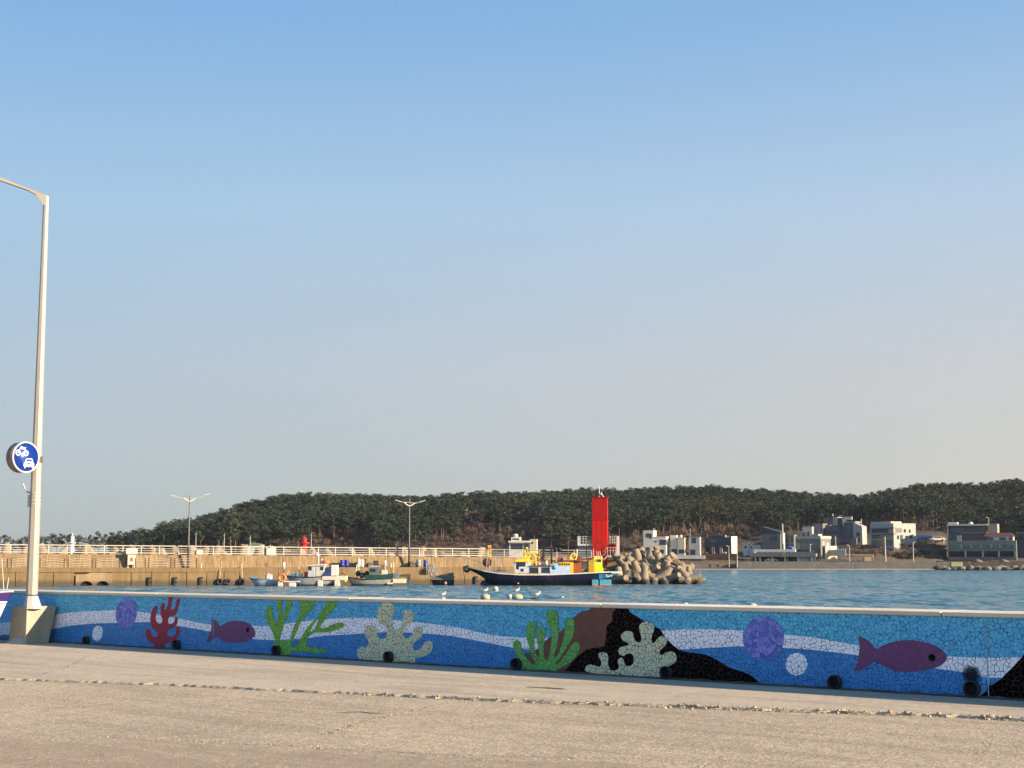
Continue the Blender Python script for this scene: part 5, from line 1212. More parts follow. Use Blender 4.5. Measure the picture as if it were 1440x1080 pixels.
# orange ring buoy and swim raft between skiff and white boat
o = empty('orange_ring', at(396.5, 812.4, 183.2), 0, 'big orange ring float leaning between the skiff and the white boat', 'ring float')
MB().torus((0, 0, 0), .40, .16, 'y', 24, 10).build('ring_body', pm('ring_orange', (.62, .17, .06), .6, .15), o)
for a_ in (0, 1.57, 3.14, 4.71): MB().torus((.40 * math.cos(a_), 0, .40 * math.sin(a_)), .175, .012, 'y' if False else 'z', 10, 5).build('ring_band', M_white, o) if a_ in (0, 3.14) else None
o, bx, bz, k = boat_frame('float_raft', 405, 183.6, 'small pale raft of planks on two block floats before the white boat'); o['category'] = 'raft'
bxs(MB(), bx, bz, [(393, 422, -.5, .5, 816.8, 818.2)]).build('raft_deck', M_white, o, bevel=.02)
bxs(MB(), bx, bz, [(392, 399, -.45, .45, 818.2, 824.5)]).build('block_float', M_cream, o, bevel=.05); bxs(MB(), bx, bz, [(407.5, 416.5, -.45, .45, 818.4, 824.5)]).build('block_float', M_cream, o, bevel=.05)
MB().cyl((bx(398), .6, bz(818)), (bx(398), .6, bz(802)), .05, .05, 6).build('marker_pole', M_dark, o); MB().lathe([(.001, 0), (.17, 0), (.17, .75), (.001, .8)], (bx(398.2), .6, bz(799.5)), 12).build('marker_drum', M_white, o)

# --- white boat
wbt, bx, bz, k = boat_frame('fishing_boat', 440, 187, 'grey white fishing boat with cream wheelhouse, radar dome and pale stern platform')
st = stn(bx, bz, [(402, 410, .08, 809.2, 818), (408, 413, .7, 810, 826), (418, 420, 1.1, 811, 827), (432, 432, 1.25, 811.8, 828), (446, 446, 1.25, 811.4, 828), (456, 454, 1.2, 810.2, 826), (474, 474, 1.15, 809.6, 823)])
hu, de = section_hull(st, .2); hu.build('hull', hull_mat('grey_hull', [(-9, (.05, .05, .055)), (bz(821.2), (.27, .28, .30))]), wbt, fix=True); de.build('deck', M_deck, wbt)
gunwale(st, .055, .0).build('dark_gunwale', M_dark, wbt)
cab = bxs(MB(), bx, bz, [(434.5, 444, -.85, .85, 796, 811), (444, 458, -.8, .85, 795.2, 810.6)]).build('wheelhouse', pm('wheel_white', (.46, .46, .45), .5, .15, dirt=(.3, .28, .24)), wbt, bevel=.03)
bxs(MB(), bx, bz, [(435.2, 440, -.87, -.84, 796.8, 801.8)]).build('wheelhouse_window', M_glass, cab); bxs(MB(), bx, bz, [(452, 456.2, -.83, -.79, 797, 801.5)]).build('wheelhouse_window', M_glass, cab)
bxs(MB(), bx, bz, [(446, 450, -.83, -.79, 797.5, 809.5)]).build('cabin_door', pm('pale_green_door', (.50, .52, .40), .6), cab)
MB().hexa([(bx(433), -1, bz(796)), (bx(459.5), -1, bz(794.6)), (bx(459.5), 1, bz(794.6)), (bx(433), 1, bz(796)), (bx(434), -.95, bz(795.2)), (bx(459), -.95, bz(793)), (bx(459), .95, bz(793)), (bx(434), .95, bz(795.2))]).build('cabin_roof', M_white, wbt)
MB().cyl((bx(448.3), 0, bz(795)), (bx(448), 0, bz(782)), .05, .04, 6).sphere((bx(446), 0, bz(780.2)), .3, 12, sz=.75).build('radar_mast', M_white, wbt)
MB().cyl((bx(452.4), .1, bz(794)), (bx(452.4), .1, bz(786)), .11, .11, 10).build('life_canister', M_white, wbt); MB().cyl((bx(450), .3, bz(794)), (bx(450.2), .3, bz(781)), .03, .02, 5).build('antenna', M_rust, wbt)
MB().lathe([(.001, -.42), (.22, -.4), (.24, 0), (.22, .4), (.001, .42)], (bx(458.2), 0, bz(790.4)), 12, 'x').build('orange_float_bag', M_orange, wbt)
bxs(MB(), bx, bz, [(466, 475.5, -.6, .7, 794.4, 809.4)]).build('stern_locker', M_white, wbt, bevel=.03)
MB().hexa([(bx(454), -.9, bz(810)), (bx(467), -.9, bz(810)), (bx(467), .8, bz(810)), (bx(454), .8, bz(810)), (bx(460), -.7, bz(799)), (bx(467), -.7, bz(795)), (bx(467), .7, bz(795)), (bx(460), .7, bz(799))]).build('navy_tarpaulin', pm('navy_tarp', (.02, .03, .10), .6, .5, 3), wbt, fix=True)
bxs(MB(), bx, bz, [(455, 488, -1.25, 1.2, 809.8, 815.4)]).build('stern_platform', M_cream, wbt, bevel=.04)
for a, b in ((449, 456), (472.5, 479.5)): bxs(MB(), bx, bz, [(a, b, -1.3, -.3, 815.5, 826)]).build('outdrive_leg', M_cream, wbt, bevel=.04)
bxs(MB(), bx, bz, [(429, 434, -.5, .5, 804, 811)]).build('red_engine_box', pm('dull_red', (.28, .06, .04), .6, .3), wbt, bevel=.02)
m = MB()
for a, b in ((404.5, 804), (407, 802), (410, 805), (413, 803.5), (417, 805)): m.tube([(bx(a), rng.uniform(-.3, .3), bz(810.5)), (bx(a + rng.uniform(-.5, .5)), 0, bz(b))], .03, 5)
m.tube([(bx(422), -.2, bz(806)), (bx(420.3), -.1, bz(798))], .07, 6); m.build('fore_poles', M_cream, wbt)
bxs(MB(), bx, bz, [(411, 416, -.4, .4, 806, 810.8)]).build('blue_fish_box', pm('fishbox', (.03, .16, .30), .6, .3), wbt); bxs(MB(), bx, bz, [(421, 425.5, -.5, .3, 806.4, 811)]).build('blue_fish_box', pm('fishbox', (.03, .16, .30)), wbt)
MB().tube([(bx(481.5), 0, bz(809)), (bx(481), 0, bz(799.5))], .045, 6).tube([(bx(477.5), -.4, bz(809)), (bx(481.3), 0, bz(805)), (bx(486), .4, bz(809))], .04, 6).build('tripod_stand', M_mast, wbt)
MB().sphere((bx(487), -1.1, bz(816)), .22, 10).build('yellow_fender', M_yellow, wbt)
MB().sphere((bx(424.5), -1.6, bz(821.8)), .16, 10).build('ball_fender', M_dark, wbt)

# --- green boat
gb, bx, bz, k = boat_frame('fishing_boat', 525, 189, 'grey fishing boat with dark green bulwark and cluttered deck, furthest right of the small ones')
st = stn(bx, bz, [(487, 494, .08, 811, 819), (493, 497, .6, 812, 826), (503, 505, 1.0, 813.6, 827), (515, 515, 1.2, 814.8, 828), (530, 530, 1.25, 814.4, 828), (545, 545, 1.2, 813, 827), (555, 553, 1.1, 812, 822)])
hu, de = section_hull(st, .1); hu.build('hull', hull_mat('grey_hull2', [(-9, (.06, .05, .045)), (bz(821), (.30, .29, .27))]), gb, fix=True); de.build('deck', M_deck, gb)
gunwale(st, .05, .0).build('dark_gunwale', M_dark, gb)
m = MB(); m.poly([(bx(514), bz(815)), (bx(515), bz(808.5)), (bx(535), bz(808.2)), (bx(553.8), bz(806)), (bx(553.8), bz(813.4)), (bx(535), bz(814.8))], 1.22, -1.24); m.build('green_bulwark', pm('bottle_green', (.006, .06, .045), .5, .3), gb, fix=True)
bxs(MB(), bx, bz, [(553.5, 571, -1.2, 1.1, 813.6, 819.6)]).build('stern_platform', M_cream, gb, bevel=.04)
bxs(MB(), bx, bz, [(546, 554, -1.26, -1.0, 818.8, 821)]).build('stern_step', M_cream, gb)
bxs(MB(), bx, bz, [(554, 562.5, -1.0, .8, 805.8, 813)]).build('grey_motor_box', pm('motor_grey', (.16, .16, .17), .6, .2), gb, bevel=.03)
bxs(MB(), bx, bz, [(562.8, 571.5, -.7, .8, 807.6, 811)]).build('green_rail_box', pm('moss_green', (.05, .07, .03), .7), gb)
bxs(MB(), bx, bz, [(571.5, 578, -.6, .6, 807, 812), (573.5, 577.6, -.4, .4, 812, 820.4)]).build('rudder_gear', pm('rudder_dark', (.06, .06, .065), .7, .4), gb, bevel=.03)
gc = bxs(MB(), bx, bz, [(520, 534, -.8, .8, 798, 808.4)]).build('cabin', pm('cabin_green_grey', (.10, .13, .12), .6, .3), gb, bevel=.03)
bxs(MB(), bx, bz, [(522, 529, -.83, -.79, 799.6, 804)]).build('cabin_window', M_glass, gc)
MB().hexa([(bx(519), -.9, bz(798)), (bx(536), -.9, bz(797)), (bx(536), .9, bz(797)), (bx(519), .9, bz(798)), (bx(522), -.7, bz(795.4)), (bx(533), -.7, bz(795.4)), (bx(533), .7, bz(795.4)), (bx(522), .7, bz(795.4))]).build('cabin_roof', pm('grey_cover', (.30, .30, .29), .7, .3), gb)
bxs(MB(), bx, bz, [(537, 544.5, -.5, .5, 801.5, 807.8)]).build('white_cooler', M_cream, gb, bevel=.05)
MB().lathe([(.001, 0), (.15, 0), (.15, .68), (.001, .72)], (bx(541.5), .2, bz(796)), 12).cyl((bx(541.5), .2, bz(807)), (bx(541.5), .2, bz(796)), .04).build('marker_drum', M_white, gb)
m = MB(); m.tube([(bx(499.5), 0, bz(812)), (bx(502), 0, bz(794)), (bx(508), 0, bz(806))], .05, 6).tube([(bx(501), .4, bz(811)), (bx(504), .3, bz(796))], .04, 6).tube([(bx(498), 0, bz(804)), (bx(507), 0, bz(800))], .035, 6); m.build('bow_frame', M_cream, gb)
m = MB()
for i in range(16): a = rng.uniform(503, 520); m.sphere((bx(a), rng.uniform(-.5, .5), bz(rng.uniform(806, 812))), rng.uniform(.12, .34), 7, sx=rng.uniform(.6, 1.2))
m.v = [(x + .07 * noise.noise(Vector((x * 7, y * 7, z_ * 7))), y, z_ + .07 * noise.noise(Vector((z_ * 7, y * 7, x * 7)))) for x, y, z_ in m.v]
m.build('net_pile', pm('net_black', (.03, .03, .028), .95, .6, 5, .6, 20), gb)
m = MB()
for i in range(5): m.tube([(bx(533 + i * 1.6), .3, bz(806)), (bx(534 + i * 1.9), .3, bz(796 - 2 * rng.random()))], .04, 5)
m.build('deck_posts', M_mast, gb)
MB().tube([(bx(553.6), 0, bz(806)), (bx(554), 0, bz(797.5))], .03, 5).tube([(bx(513), .5, bz(812)), (bx(513.4), .5, bz(803))], .03, 5).build('thin_stanchions', M_cream, gb)

# --- tarpaulin covered skiff
ck, bx, bz, k = boat_frame('covered_skiff', 626, 193, 'low skiff under a grey green tarpaulin left of the fishing boat bow'); ck['category'] = 'skiff'
st = stn(bx, bz, [(606, 609, .1, 814, 822), (612, 614, .6, 814.5, 826), (625, 625, .8, 815, 826), (639, 638, .75, 815, 825)])
hu, de = section_hull(st, .05); hu.build('hull', pm('sooty_hull', (.02, .02, .02), .6, .4), ck, fix=True)
m = MB(); vv = []
for i in range(13):
    for j in range(7):
        t_ = j / 6; x = bx(607 + 31 * i / 12); vv.append((x, -.82 + 1.64 * t_, bz(815) + math.sin(math.pi * t_) * (.35 + .6 * i / 12) + .1 * noise.noise(Vector((i, j * 1.3, 0)))))
m.add(vv, [(i * 7 + j, (i + 1) * 7 + j, (i + 1) * 7 + j + 1, i * 7 + j + 1) for i in range(12) for j in range(6)], True); m.build('tarpaulin', pm('grey_green_tarp', (.12, .12, .095), .8, .4, 3), ck)
MB().sphere((bx(627), -.95, bz(819.5)), .2, 10).build('pink_fender', pm('pink_fender', (.50, .22, .16), .6), ck)
# masts of a boat hidden behind the quay wall, far left
mb_, bx, bz, k = boat_frame('moored_boat', 4, 120, 'boat hidden behind the wall with only slanting pale masts showing beside the street lamp')
st = stn(bx, bz, [(-30, -26, .1, 836, 842), (-15, -14, .8, 836, 846), (10, 9, .8, 836, 846), (20, 18, .1, 836, 843)])
hu, de = section_hull(st, .1); hu.build('hull', M_white, mb_, fix=True); de.build('deck', M_deck, mb_)
MB().cyl((bx(8), 0, bz(838)), (bx(3), 0, bz(786)), .03, .02, 6).build('mast', M_cream, mb_); MB().cyl((bx(9), .2, bz(838)), (bx(12.5), .2, bz(812)), .035, .03, 6).build('boom', M_cream, mb_)

# ------------------------------------------------------------------ floats and gulls
def afloat(name, px, py, d, r, mat, label, sx=1, sz=1, cat='float'):
    o = empty(name, (X(px, d), d, WATER), 0, label, cat)
    MB().sphere((0, 0, r * sz * .45), r, 16, sx=sx, sz=sz).build('float_body', mat, o)
    MB().torus((0, 0, r * sz * .45), r * sx * .98, .018, 'z', 16, 5).build('float_band', M_dark, o) if sx == 1 else MB().cyl((r * sx * .95, 0, r * .3), (r * sx * 1.15, 0, r * .3), .04, .04, 6).build('float_lug', M_dark, o)
dw = lambda py: (EYE - WATER) / ((py - HZ) / F) * 1.0
M_fl = pm('float_white', (.50, .48, .44), .5, .15, 6, dirt=(.3, .3, .2)); M_fy = pm('float_yellowed', (.36, .34, .24), .7, .45, 6, dirt=(.2, .22, .12))
afloat('mooring_float', 697, 829, dw(829.5), .30, M_fl, 'round white mooring float under the fishing boat bow, alone')
afloat('mooring_float', 682.5, 840, dw(841), .36, M_fy, 'mossy yellow white float carrying the gull furthest left of three', sx=1.15, sz=.8)
afloat('mooring_float', 717, 840, dw(840.5), .24, M_fl, 'small white float touching the gull-topped oblong one')
afloat('mooring_float', 727.5, 840, dw(841), .40, M_fy, 'oblong yellow white float with a gull on top, middle of the group', sx=1.2, sz=.7)
afloat('mooring_float', 623.5, 841.5, dw(842.5), .17, M_fl, 'small white float under the lone gull above the pale coral', sx=1.2, sz=.8)
afloat('mooring_float', 949.5, 847.5, dw(851), .17, pm('float_red', (.45, .03, .03), .5), 'small red float peeping over the wall cap')
afloat('mooring_float', 963, 848.5, dw(852), .20, M_fl, 'white float barely showing over the wall cap beside the red one', sx=1.15)
afloat('mooring_float', 1057.5, 849.5, dw(856), .28, M_fl, 'large white float showing over the wall cap above the violet disc', sx=1.15)
afloat('mooring_float', 790, 838.5, dw(839.5), .15, M_fy, 'low grey white float alone between the gulls and the red tower', sx=1.4, sz=.6)
def gull(px, py, d, zb, face, label, s=1.0):
    o = empty('seagull', (X(px, d), d, zb), 0 if face < 0 else math.pi, label, 'gull', 'gulls resting on the floats')
    o.scale = (s, s, s)
    b = MB(); b.lathe([(.002, -.26), (.045, -.20), (.085, -.10), (.095, .0), (.085, .09), (.05, .16), (.042, .20), (.001, .21)], (0, 0, .19), 12, 'x')
    b.v = [(x, y, z_ + (-x * .28 if x < 0 else -x * .1)) for x, y, z_ in b.v]
    b.lathe([(.05, 0), (.038, .06), (.036, .09), (.001, .1)], (-.17, 0, .26), 10); b.sphere((-.185, 0, .355), .048, 10, sx=1.15)
    b.build('gull_body', pm('gull_white', (.52, .51, .50), .7, .06, 8), o)
    MB().lathe([(.001, -.02), (.014, -.015), (.010, .03), (.001, .05)], (-.255, 0, .345), 6, 'x').build('beak', M_yellow, o)
    for sg in (-1, 1):
        w = MB(); w.lathe([(.002, -.14), (.045, -.08), (.06, .02), (.045, .14), (.02, .27), (.001, .33)], (0, sg * .062, .205), 8, 'x', sx=.35, sy=1); w.build('wing', pm('gull_grey', (.20, .21, .23), .7, .2, 8), o)
        MB().cyl((.0, sg * .03, .13), (.0, sg * .03, 0), .008, .008, 5).box(-.035, .015, sg * .03 - .018, sg * .03 + .018, 0, .008).build('leg', M_orange, o)
    MB().hexa([(.2, -.035, .15), (.36, -.03, .135), (.36, .03, .135), (.2, .035, .15), (.2, -.035, .175), (.36, -.03, .15), (.36, .03, .15), (.2, .035, .175)]).build('tail', pm('gull_tail', (.10, .10, .11), .7), o)
for px, py, zb, face, lb in ((682, 840, .47, 1, 'gull standing on the mossy yellow float, furthest left of three'), (726, 840, .47, 1, 'gull standing on the oblong float, middle of the three'), (622.5, 841.5, .22, 1, 'lone gull on a tiny float above the pale coral'), ):
    d_ = dw(py + 1); gull(px, py, d_, WATER + zb, face, lb, 1.12)
d_ = dw(841); gull(754.5, 841, d_, WATER + .1, 1, 'gull stretched low on a dark slab, nearest the red tower', 1.3)
o = empty('floating_slab', (X(752, d_), d_, WATER), 0, 'dark flat slab under the gull nearest the red tower', 'slab'); MB().sphere((0, 0, .02), .4, 12, sx=1, sy=.5, sz=.2).build('slab_body', M_dark, o); MB().cyl((.1, 0, .08), (.1, 0, .12), .03, .03, 6).build('slab_ring', M_rust, o)
ENDPART3 = True

# ------------------------------------------------------------------ buildings across the water
PL = pm('white_plaster', (.60, .55, .46), .8, .12, .6, .1, dirt=(.36, .33, .29)); PLc = pm('cream_plaster', (.47, .40, .29), .8, .1, .6, .1)
GC = pm('grey_concrete', (.15, .15, .14), .8, .2, .8, .1); GB = pm('brown_grey_brick', (.17, .15, .14), .8, .2, 1.0, .2)
NV = pm('navy_cladding', (.022, .032, .045), .5, .3, 1.0); SL = pm('slate_roof', (.035, .045, .06), .7, .25, 1.0); LG = pm('light_grey_render', (.33, .315, .29), .8, .12, .8)
WG = glass('house_glass', (.02, .03, .045)); GG = glass('green_glass', (.05, .10, .095)); BG_ = glass('blue_glass', (.018, .035, .075)); BRN = pm('brown_roof', (.10, .045, .035), .7, .3, 2); TAN = pm('tan_render', (.30, .24, .17), .8, .15, 1)
FR = pm('window_frame', (.10, .10, .105), .5, .15)
def house(name, label, d, rot, vols, wins=(), side=(), base=784, cat='building'):
    pc = vols[0][0]; k = S(d); az = math.atan((pc - 720) / F); r = R(rot) + az; zb = Z(base, d); kk_ = math.cos(az) / math.cos(R(rot))
    o = empty(name, (X(pc, d), d, zb), -r, label, cat)
    cx = lambda px: (px - pc) * k * kk_; cz = lambda py: Z(py, d) - zb
    parts = []
    cx0 = cx; tr_ = math.tan(R(rot))
    for i, v in enumerate(vols):
        a, b, t0, t1, y0, dep, mat = v[:7]; cx = lambda px, y_=y0: cx0(px) - y_ * tr_; nm = v[7] if len(v) > 7 else 'wall'
        y0 += .0; z1 = cz(t0)
        if len(v) > 8:   # sloping top: v[8] is the right-hand top
            z2 = cz(v[8]); p = MB().hexa([(cx(a), y0, cz(t1)), (cx(b), y0, cz(t1)), (cx(b), y0 + dep, cz(t1)), (cx(a), y0 + dep, cz(t1)), (cx(a), y0, z1), (cx(b), y0, z2), (cx(b), y0 + dep, z2), (cx(a), y0 + dep, z1)]).build(nm, mat, o)
        else:
            p = MB().box(cx(a), cx(b), y0, y0 + dep, cz(t1), z1).build(nm, mat, o)
            if nm == 'wall':
                MB().box(cx(a) - .06, cx(b) + .06, y0 - .06, y0 + dep + .06, z1 + .002, z1 + .14).build('coping', mat, o)
        parts.append((v, p))
    for w in wins:
        i, a, b, t0, t1, mat = w; v = vols[i]; y0 = v[4]; cx = lambda px, y_=y0: cx0(px) - y_ * tr_
        f = MB().box(cx(a) - .05, cx(b) + .05, y0 - .05, y0 + .02, cz(t1) - .05, cz(t0) + .05).build('window', FR, o)
        n = max(1, round((cx(b) - cx(a)) / 1.3)); m = MB(); L = (cx(b) - cx(a)) / n
        for j in range(n): m.box(cx(a) + j * L + .03, cx(a) + (j + 1) * L - .03, y0 - .06, y0 - .045, cz(t1), cz(t0))
        m.build('pane', mat, f)
    for w in side:
        i, y_a, y_b, t0, t1, mat = w; v = vols[i]; y_a += v[4]; y_b += v[4]; x1 = cx0(v[1]) - v[4] * tr_
        f = MB().box(x1 - .02, x1 + .05, y_a - .05, y_b + .05, cz(t1) - .05, cz(t0) + .05).build('window', FR, o)
        MB().box(x1 + .045, x1 + .06, y_a, y_b, cz(t1), cz(t0)).build('pane', mat, f)
    return o, cx0, cz
def cyl_on(o, cx, cz, px, t0, t1, y, r, mat, nm): MB().lathe([(.001, cz(t1)), (r, cz(t1)), (r, cz(t0) - .1), (r * .6, cz(t0)), (.001, cz(t0))], (cx(px), y, 0), 12).build(nm, mat, o)

o, cx, cz = house('stepped_villa', 'white stepped villa with a square tower, directly right of the tetrapod pile', 485, 12, [(905, 919, 746.5, 786, 0, 5, PL), (919.1, 936.6, 755.3, 786, .05, 4.6, PL), (943, 954.5, 756.5, 786, 2.4, 6, PL), (953.6, 962.5, 757, 786, 1.0, 3.6, PLc), (968.5, 983.8, 756, 786, 2.4, 2.4, LG), (943, 952, 753.2, 756.4, 5, 2, PL), (902, 990, 781, 786, -1.2, .3, PL, 'garden_wall')],
    [(0, 908.8, 916.6, 750.6, 755.6, WG), (0, 913.6, 916.6, 755.9, 757.4, WG), (1, 920.5, 923.5, 761, 762.6, WG), (1, 928, 936.4, 759.4, 766.2, WG), (1, 920.6, 933.5, 773.2, 778.4, WG), (0, 908.4, 913.6, 769.8, 777, WG), (2, 944.4, 951.8, 772.2, 779.8, WG), (3, 954.6, 962, 773, 778, WG), (4, 971, 977.6, 773, 780, WG), (4, 973.4, 978.8, 756.8, 763.8, WG)], [(1, .2, 1.7, 759.4, 766.2, WG), (3, .4, 1.2, 773, 778, WG)])
cyl_on(o, cx, cz, 917.3, 742.5, 746.2, 2.5, .3, GC, 'roof_vent'); cyl_on(o, cx, cz, 954.6, 752.5, 756.4, 3.5, .5, PL, 'chimney')
o, cx, cz = house('navy_house', 'low dark navy house with porch posts, right of the white stepped villa', 488, 22, [(991, 1027.5, 756.5, 786, 0, 5, NV), (997, 1021, 753.6, 756.4, 1, 3, SL, 'roof_step'), (1027.7, 1028.6, 754.6, 786, -.2, 5.2, PL, 'white_fin'), (990, 1036, 778.6, 786, -2.6, .25, pm('terracotta_fence', (.22, .10, .06), .9, .3), 'terracotta_fence'), (1018.5, 1020.5, 752.5, 757, .4, .6, LG, 'chimney')],
    [(0, 1000, 1010, 759.5, 762.5, BG_), (0, 993, 1001.5, 769, 777.5, WG), (0, 1012, 1020, 769, 777.5, WG), (0, 1021.5, 1026, 769, 777, WG)])
m = MB()
for p in (1004, 1006.5, 1014.5, 1017): m.box(cx(p) - .1, cx(p) + .1, -1.2, -1.0, cz(778.5), cz(769))
m.build('porch_posts', PL, o); MB().box(cx(992), cx(1026), -1.4, 0, cz(769), cz(768)).build('porch_roof', SL, o)
for p, w in ((997, .5), (1019, .8), (1023, .4)): MB().box(cx(p) - w / 2, cx(p) + w / 2, -1.9, -1.5, cz(778.6), cz(776.4)).build('white_planter', PL, o)
o, cx, cz = house('white_cottage', 'small white gabled cottage between the navy house and the slate-roofed house', 505, 15, [(1045, 1052, 765.5, 786, 0, 5, PL), (1052.2, 1070, 767, 786, .4, 4, PL), (1045, 1048.5, 763.6, 765.4, 0, 5, PL, 'gable', 763.0)], [(0, 1047.4, 1050, 768, 771, WG), (1, 1056, 1058, 768.5, 771, WG)])
o, cx, cz = house('slate_house', 'grey concrete house with a curved dark slate roof above the flat terrace', 500, 14, [(1072, 1097.6, 751, 786, 0, 7, GC), (1071.6, 1098.2, 740.5, 751, -.15, 7.3, SL, 'slate_roof', 748.8), (1098.4, 1100, 750, 786, 1, 4, PL, 'side_strip')], [(0, 1083.6, 1086.6, 754.4, 764, BG_), (0, 1088, 1094, 754.2, 759.6, BG_), (0, 1088.4, 1091, 762, 765.2, WG), (0, 1076, 1093, 770.6, 773.6, WG)])
house('blue_annex', 'small blue glazed annex between the slate-roofed house and the cafe', 505, 12, [(1104, 1117, 752.6, 786, 0, 5, GC)], [(0, 1105, 1111, 754, 763, BG_), (0, 1112, 1116, 754, 763, BG_), (0, 1105, 1116, 765, 772, BG_)])
o = empty('blue_boat_cover', at(1111.5, 771.6, 492), 0, 'crumpled bright blue tarpaulin heap on the flat terrace', 'tarpaulin')
m = MB().sphere((0, 0, 0), 1.3, 12, sy=.7, sz=.65); m.v = [(x + .2 * noise.noise(Vector((x, y, z_)) * 2), y, z_ + .25 * noise.noise(Vector((x, y, z_)) * 2.5)) for x, y, z_ in m.v]; m.build('tarpaulin_body', pm('cover_blue', (.02, .12, .45), .5, .3), o)
o, cx, cz = house('flat_terrace', 'long low concrete terrace on pillars with dark openings under it, at the beach road', 482, 10, [(1056.5, 1146, 778.3, 782.8, 0, 9, GC, 'terrace_slab'), (1058, 1146, 782.9, 791, 5, 3, NV, 'shade_back_wall'), (1060, 1118, 772.6, 777.9, 2.5, 5, PL, 'white_awning'), (1120, 1146, 782.9, 791, .2, .3, GC, 'end_wall'), (1056.5, 1146, 789.4, 793, -.4, 9, GC, 'footing')])  # dark-coloured back wall stands in for the shade under the slab
for j, p in enumerate((1062, 1068.5, 1085.5, 1103.5, 1121.5, 1140)): MB().box(cx(p) - .14, cx(p) + .14, .1, .4, cz(789.4), cz(782.9)).build('pillar', LG, o)
for a in range(1064, 1144, 8): MB().box(cx(a), cx(a + 7.4), -.02, .03, cz(778.2), cz(776.2)).build('rail_panel', GC, o)
def parked(px, py, d, label, w=4.2, col=None):
    o = empty('parked_car', at(px, py, d), 0, label, 'car'); M = col or PL
    m = MB(); m.poly([(-w / 2, .3), (-w / 2, .75), (-w / 2 + .15, .88), (-w * .28, .95), (-w * .17, 1.42), (w * .2, 1.45), (w * .34, .98), (w / 2 - .1, .88), (w / 2, .6), (w / 2, .3)], 1.6, 0); m.build('body', M, o, fix=True)
    MB().poly([(-w * .25, .97), (-w * .155, 1.36), (w * .18, 1.38), (w * .30, .99)], .0, -.02).build('window', WG, o, fix=True)
    for x in (-w * .31, w * .31): MB().lathe([(.001, -.03), (.31, -.03), (.31, .2), (.001, .2)], (x, 0, .31), 12, 'y').build('wheel', M_dark, o)
parked(1085, 790.6, 481.2, 'white car parked under the flat terrace, left of the other', 4.0); parked(1133, 790.6, 481.2, 'white car parked under the flat terrace near the cafe', 3.2)
o, cx, cz = house('glass_cafe', 'two-storey glass-fronted cafe with a sunlit cream side wall', 486, 38, [(1119, 1154, 758.5, 786, 0, 5.2, GC), (1119, 1154, 754.4, 758.3, -.2, 5.6, LG, 'parapet'), (1159, 1160.5, 768, 786, 1.2, 6, PLc, 'cream_wing'), (1142, 1151, 751.5, 754.2, 1, 2, LG, 'roof_box')],
    [(0, 1120, 1126, 763.5, 777, GG), (0, 1127.5, 1140, 763.5, 769, GG), (0, 1127.5, 1136, 770.5, 777.5, GG), (0, 1141, 1146, 770.5, 778, WG), (0, 1148, 1153, 763.5, 769, GG), (0, 1148, 1153, 771, 778, WG)], [(0, 1, 1.8, 762, 767, PLc), (0, 3, 4, 764, 777, PL)])
MB().box(cx(1157), cx(1179), 3, 3.3, cz(782), cz(773.5)).build('garden_wall', PLc, o)
for a in range(1158, 1180, 3): MB().box(cx(a), cx(a) + .25, 2.9, 3.0, cz(782), cz(772)).build('fence_post', PL, o)
house('white_block', 'small plain white block behind the glass-fronted cafe', 515, 8, [(1129.2, 1142.6, 741.2, 786, 0, 6, LG)], [(0, 1130.4, 1132.6, 749, 756, WG), (0, 1136.6, 1139, 748, 755, WG)])
o, cx, cz = house('seaside_hotel', 'large hotel of brown brick and dark blue glass with a white roof frame', 520, 20, [(1143, 1158, 737, 788, 0, 6.2, GB), (1160, 1172.3, 729, 790, 6, 5, GB), (1168, 1187, 740, 790, 1.2, 6, NV), (1172.5, 1179, 727.6, 790, 5, 5, LG), (1179.2, 1185.4, 729, 790, 5.2, 5, NV), (1187.2, 1199.6, 735.8, 790, .8, 6, NV), (1199.8, 1212, 735.5, 790, .5, 5, LG, 'grey_wing', 741), (1158.2, 1167.8, 739, 790, 2.6, 5, GB), (1186.5, 1187.3, 727.6, 740, .2, .4, PL, 'roof_frame_post'), (1186.5, 1198.6, 727.6, 731.8, .2, .5, PL, 'roof_frame'), (1186.5, 1203, 734.2, 735.6, .3, 6.5, LG, 'eave'), (1194, 1204, 758, 790, -.6, 3, GC)],
    [(0, 1154.6, 1156.6, 743, 747.6, WG), (0, 1154.6, 1156.6, 750, 754, WG), (2, 1169.5, 1181, 742, 748, BG_), (2, 1169.5, 1181, 750, 754.5, BG_), (2, 1169.5, 1186, 757, 763.5, BG_), (1, 1166, 1168.4, 730, 735, WG), (5, 1188.4, 1198.6, 737.5, 748, BG_), (5, 1188.4, 1198.6, 750, 754.5, BG_), (5, 1188.4, 1193, 757, 763, BG_), (6, 1204.2, 1208.8, 749.8, 755, WG), (6, 1204.2, 1208.8, 757, 762.6, WG)],
    [(0, 2.5, 3.6, 743, 748.5, WG), (0, 2.5, 3.6, 750.5, 756, WG), (0, 2.5, 3.6, 758, 762, pm('rust_panel', (.20, .07, .04)))])
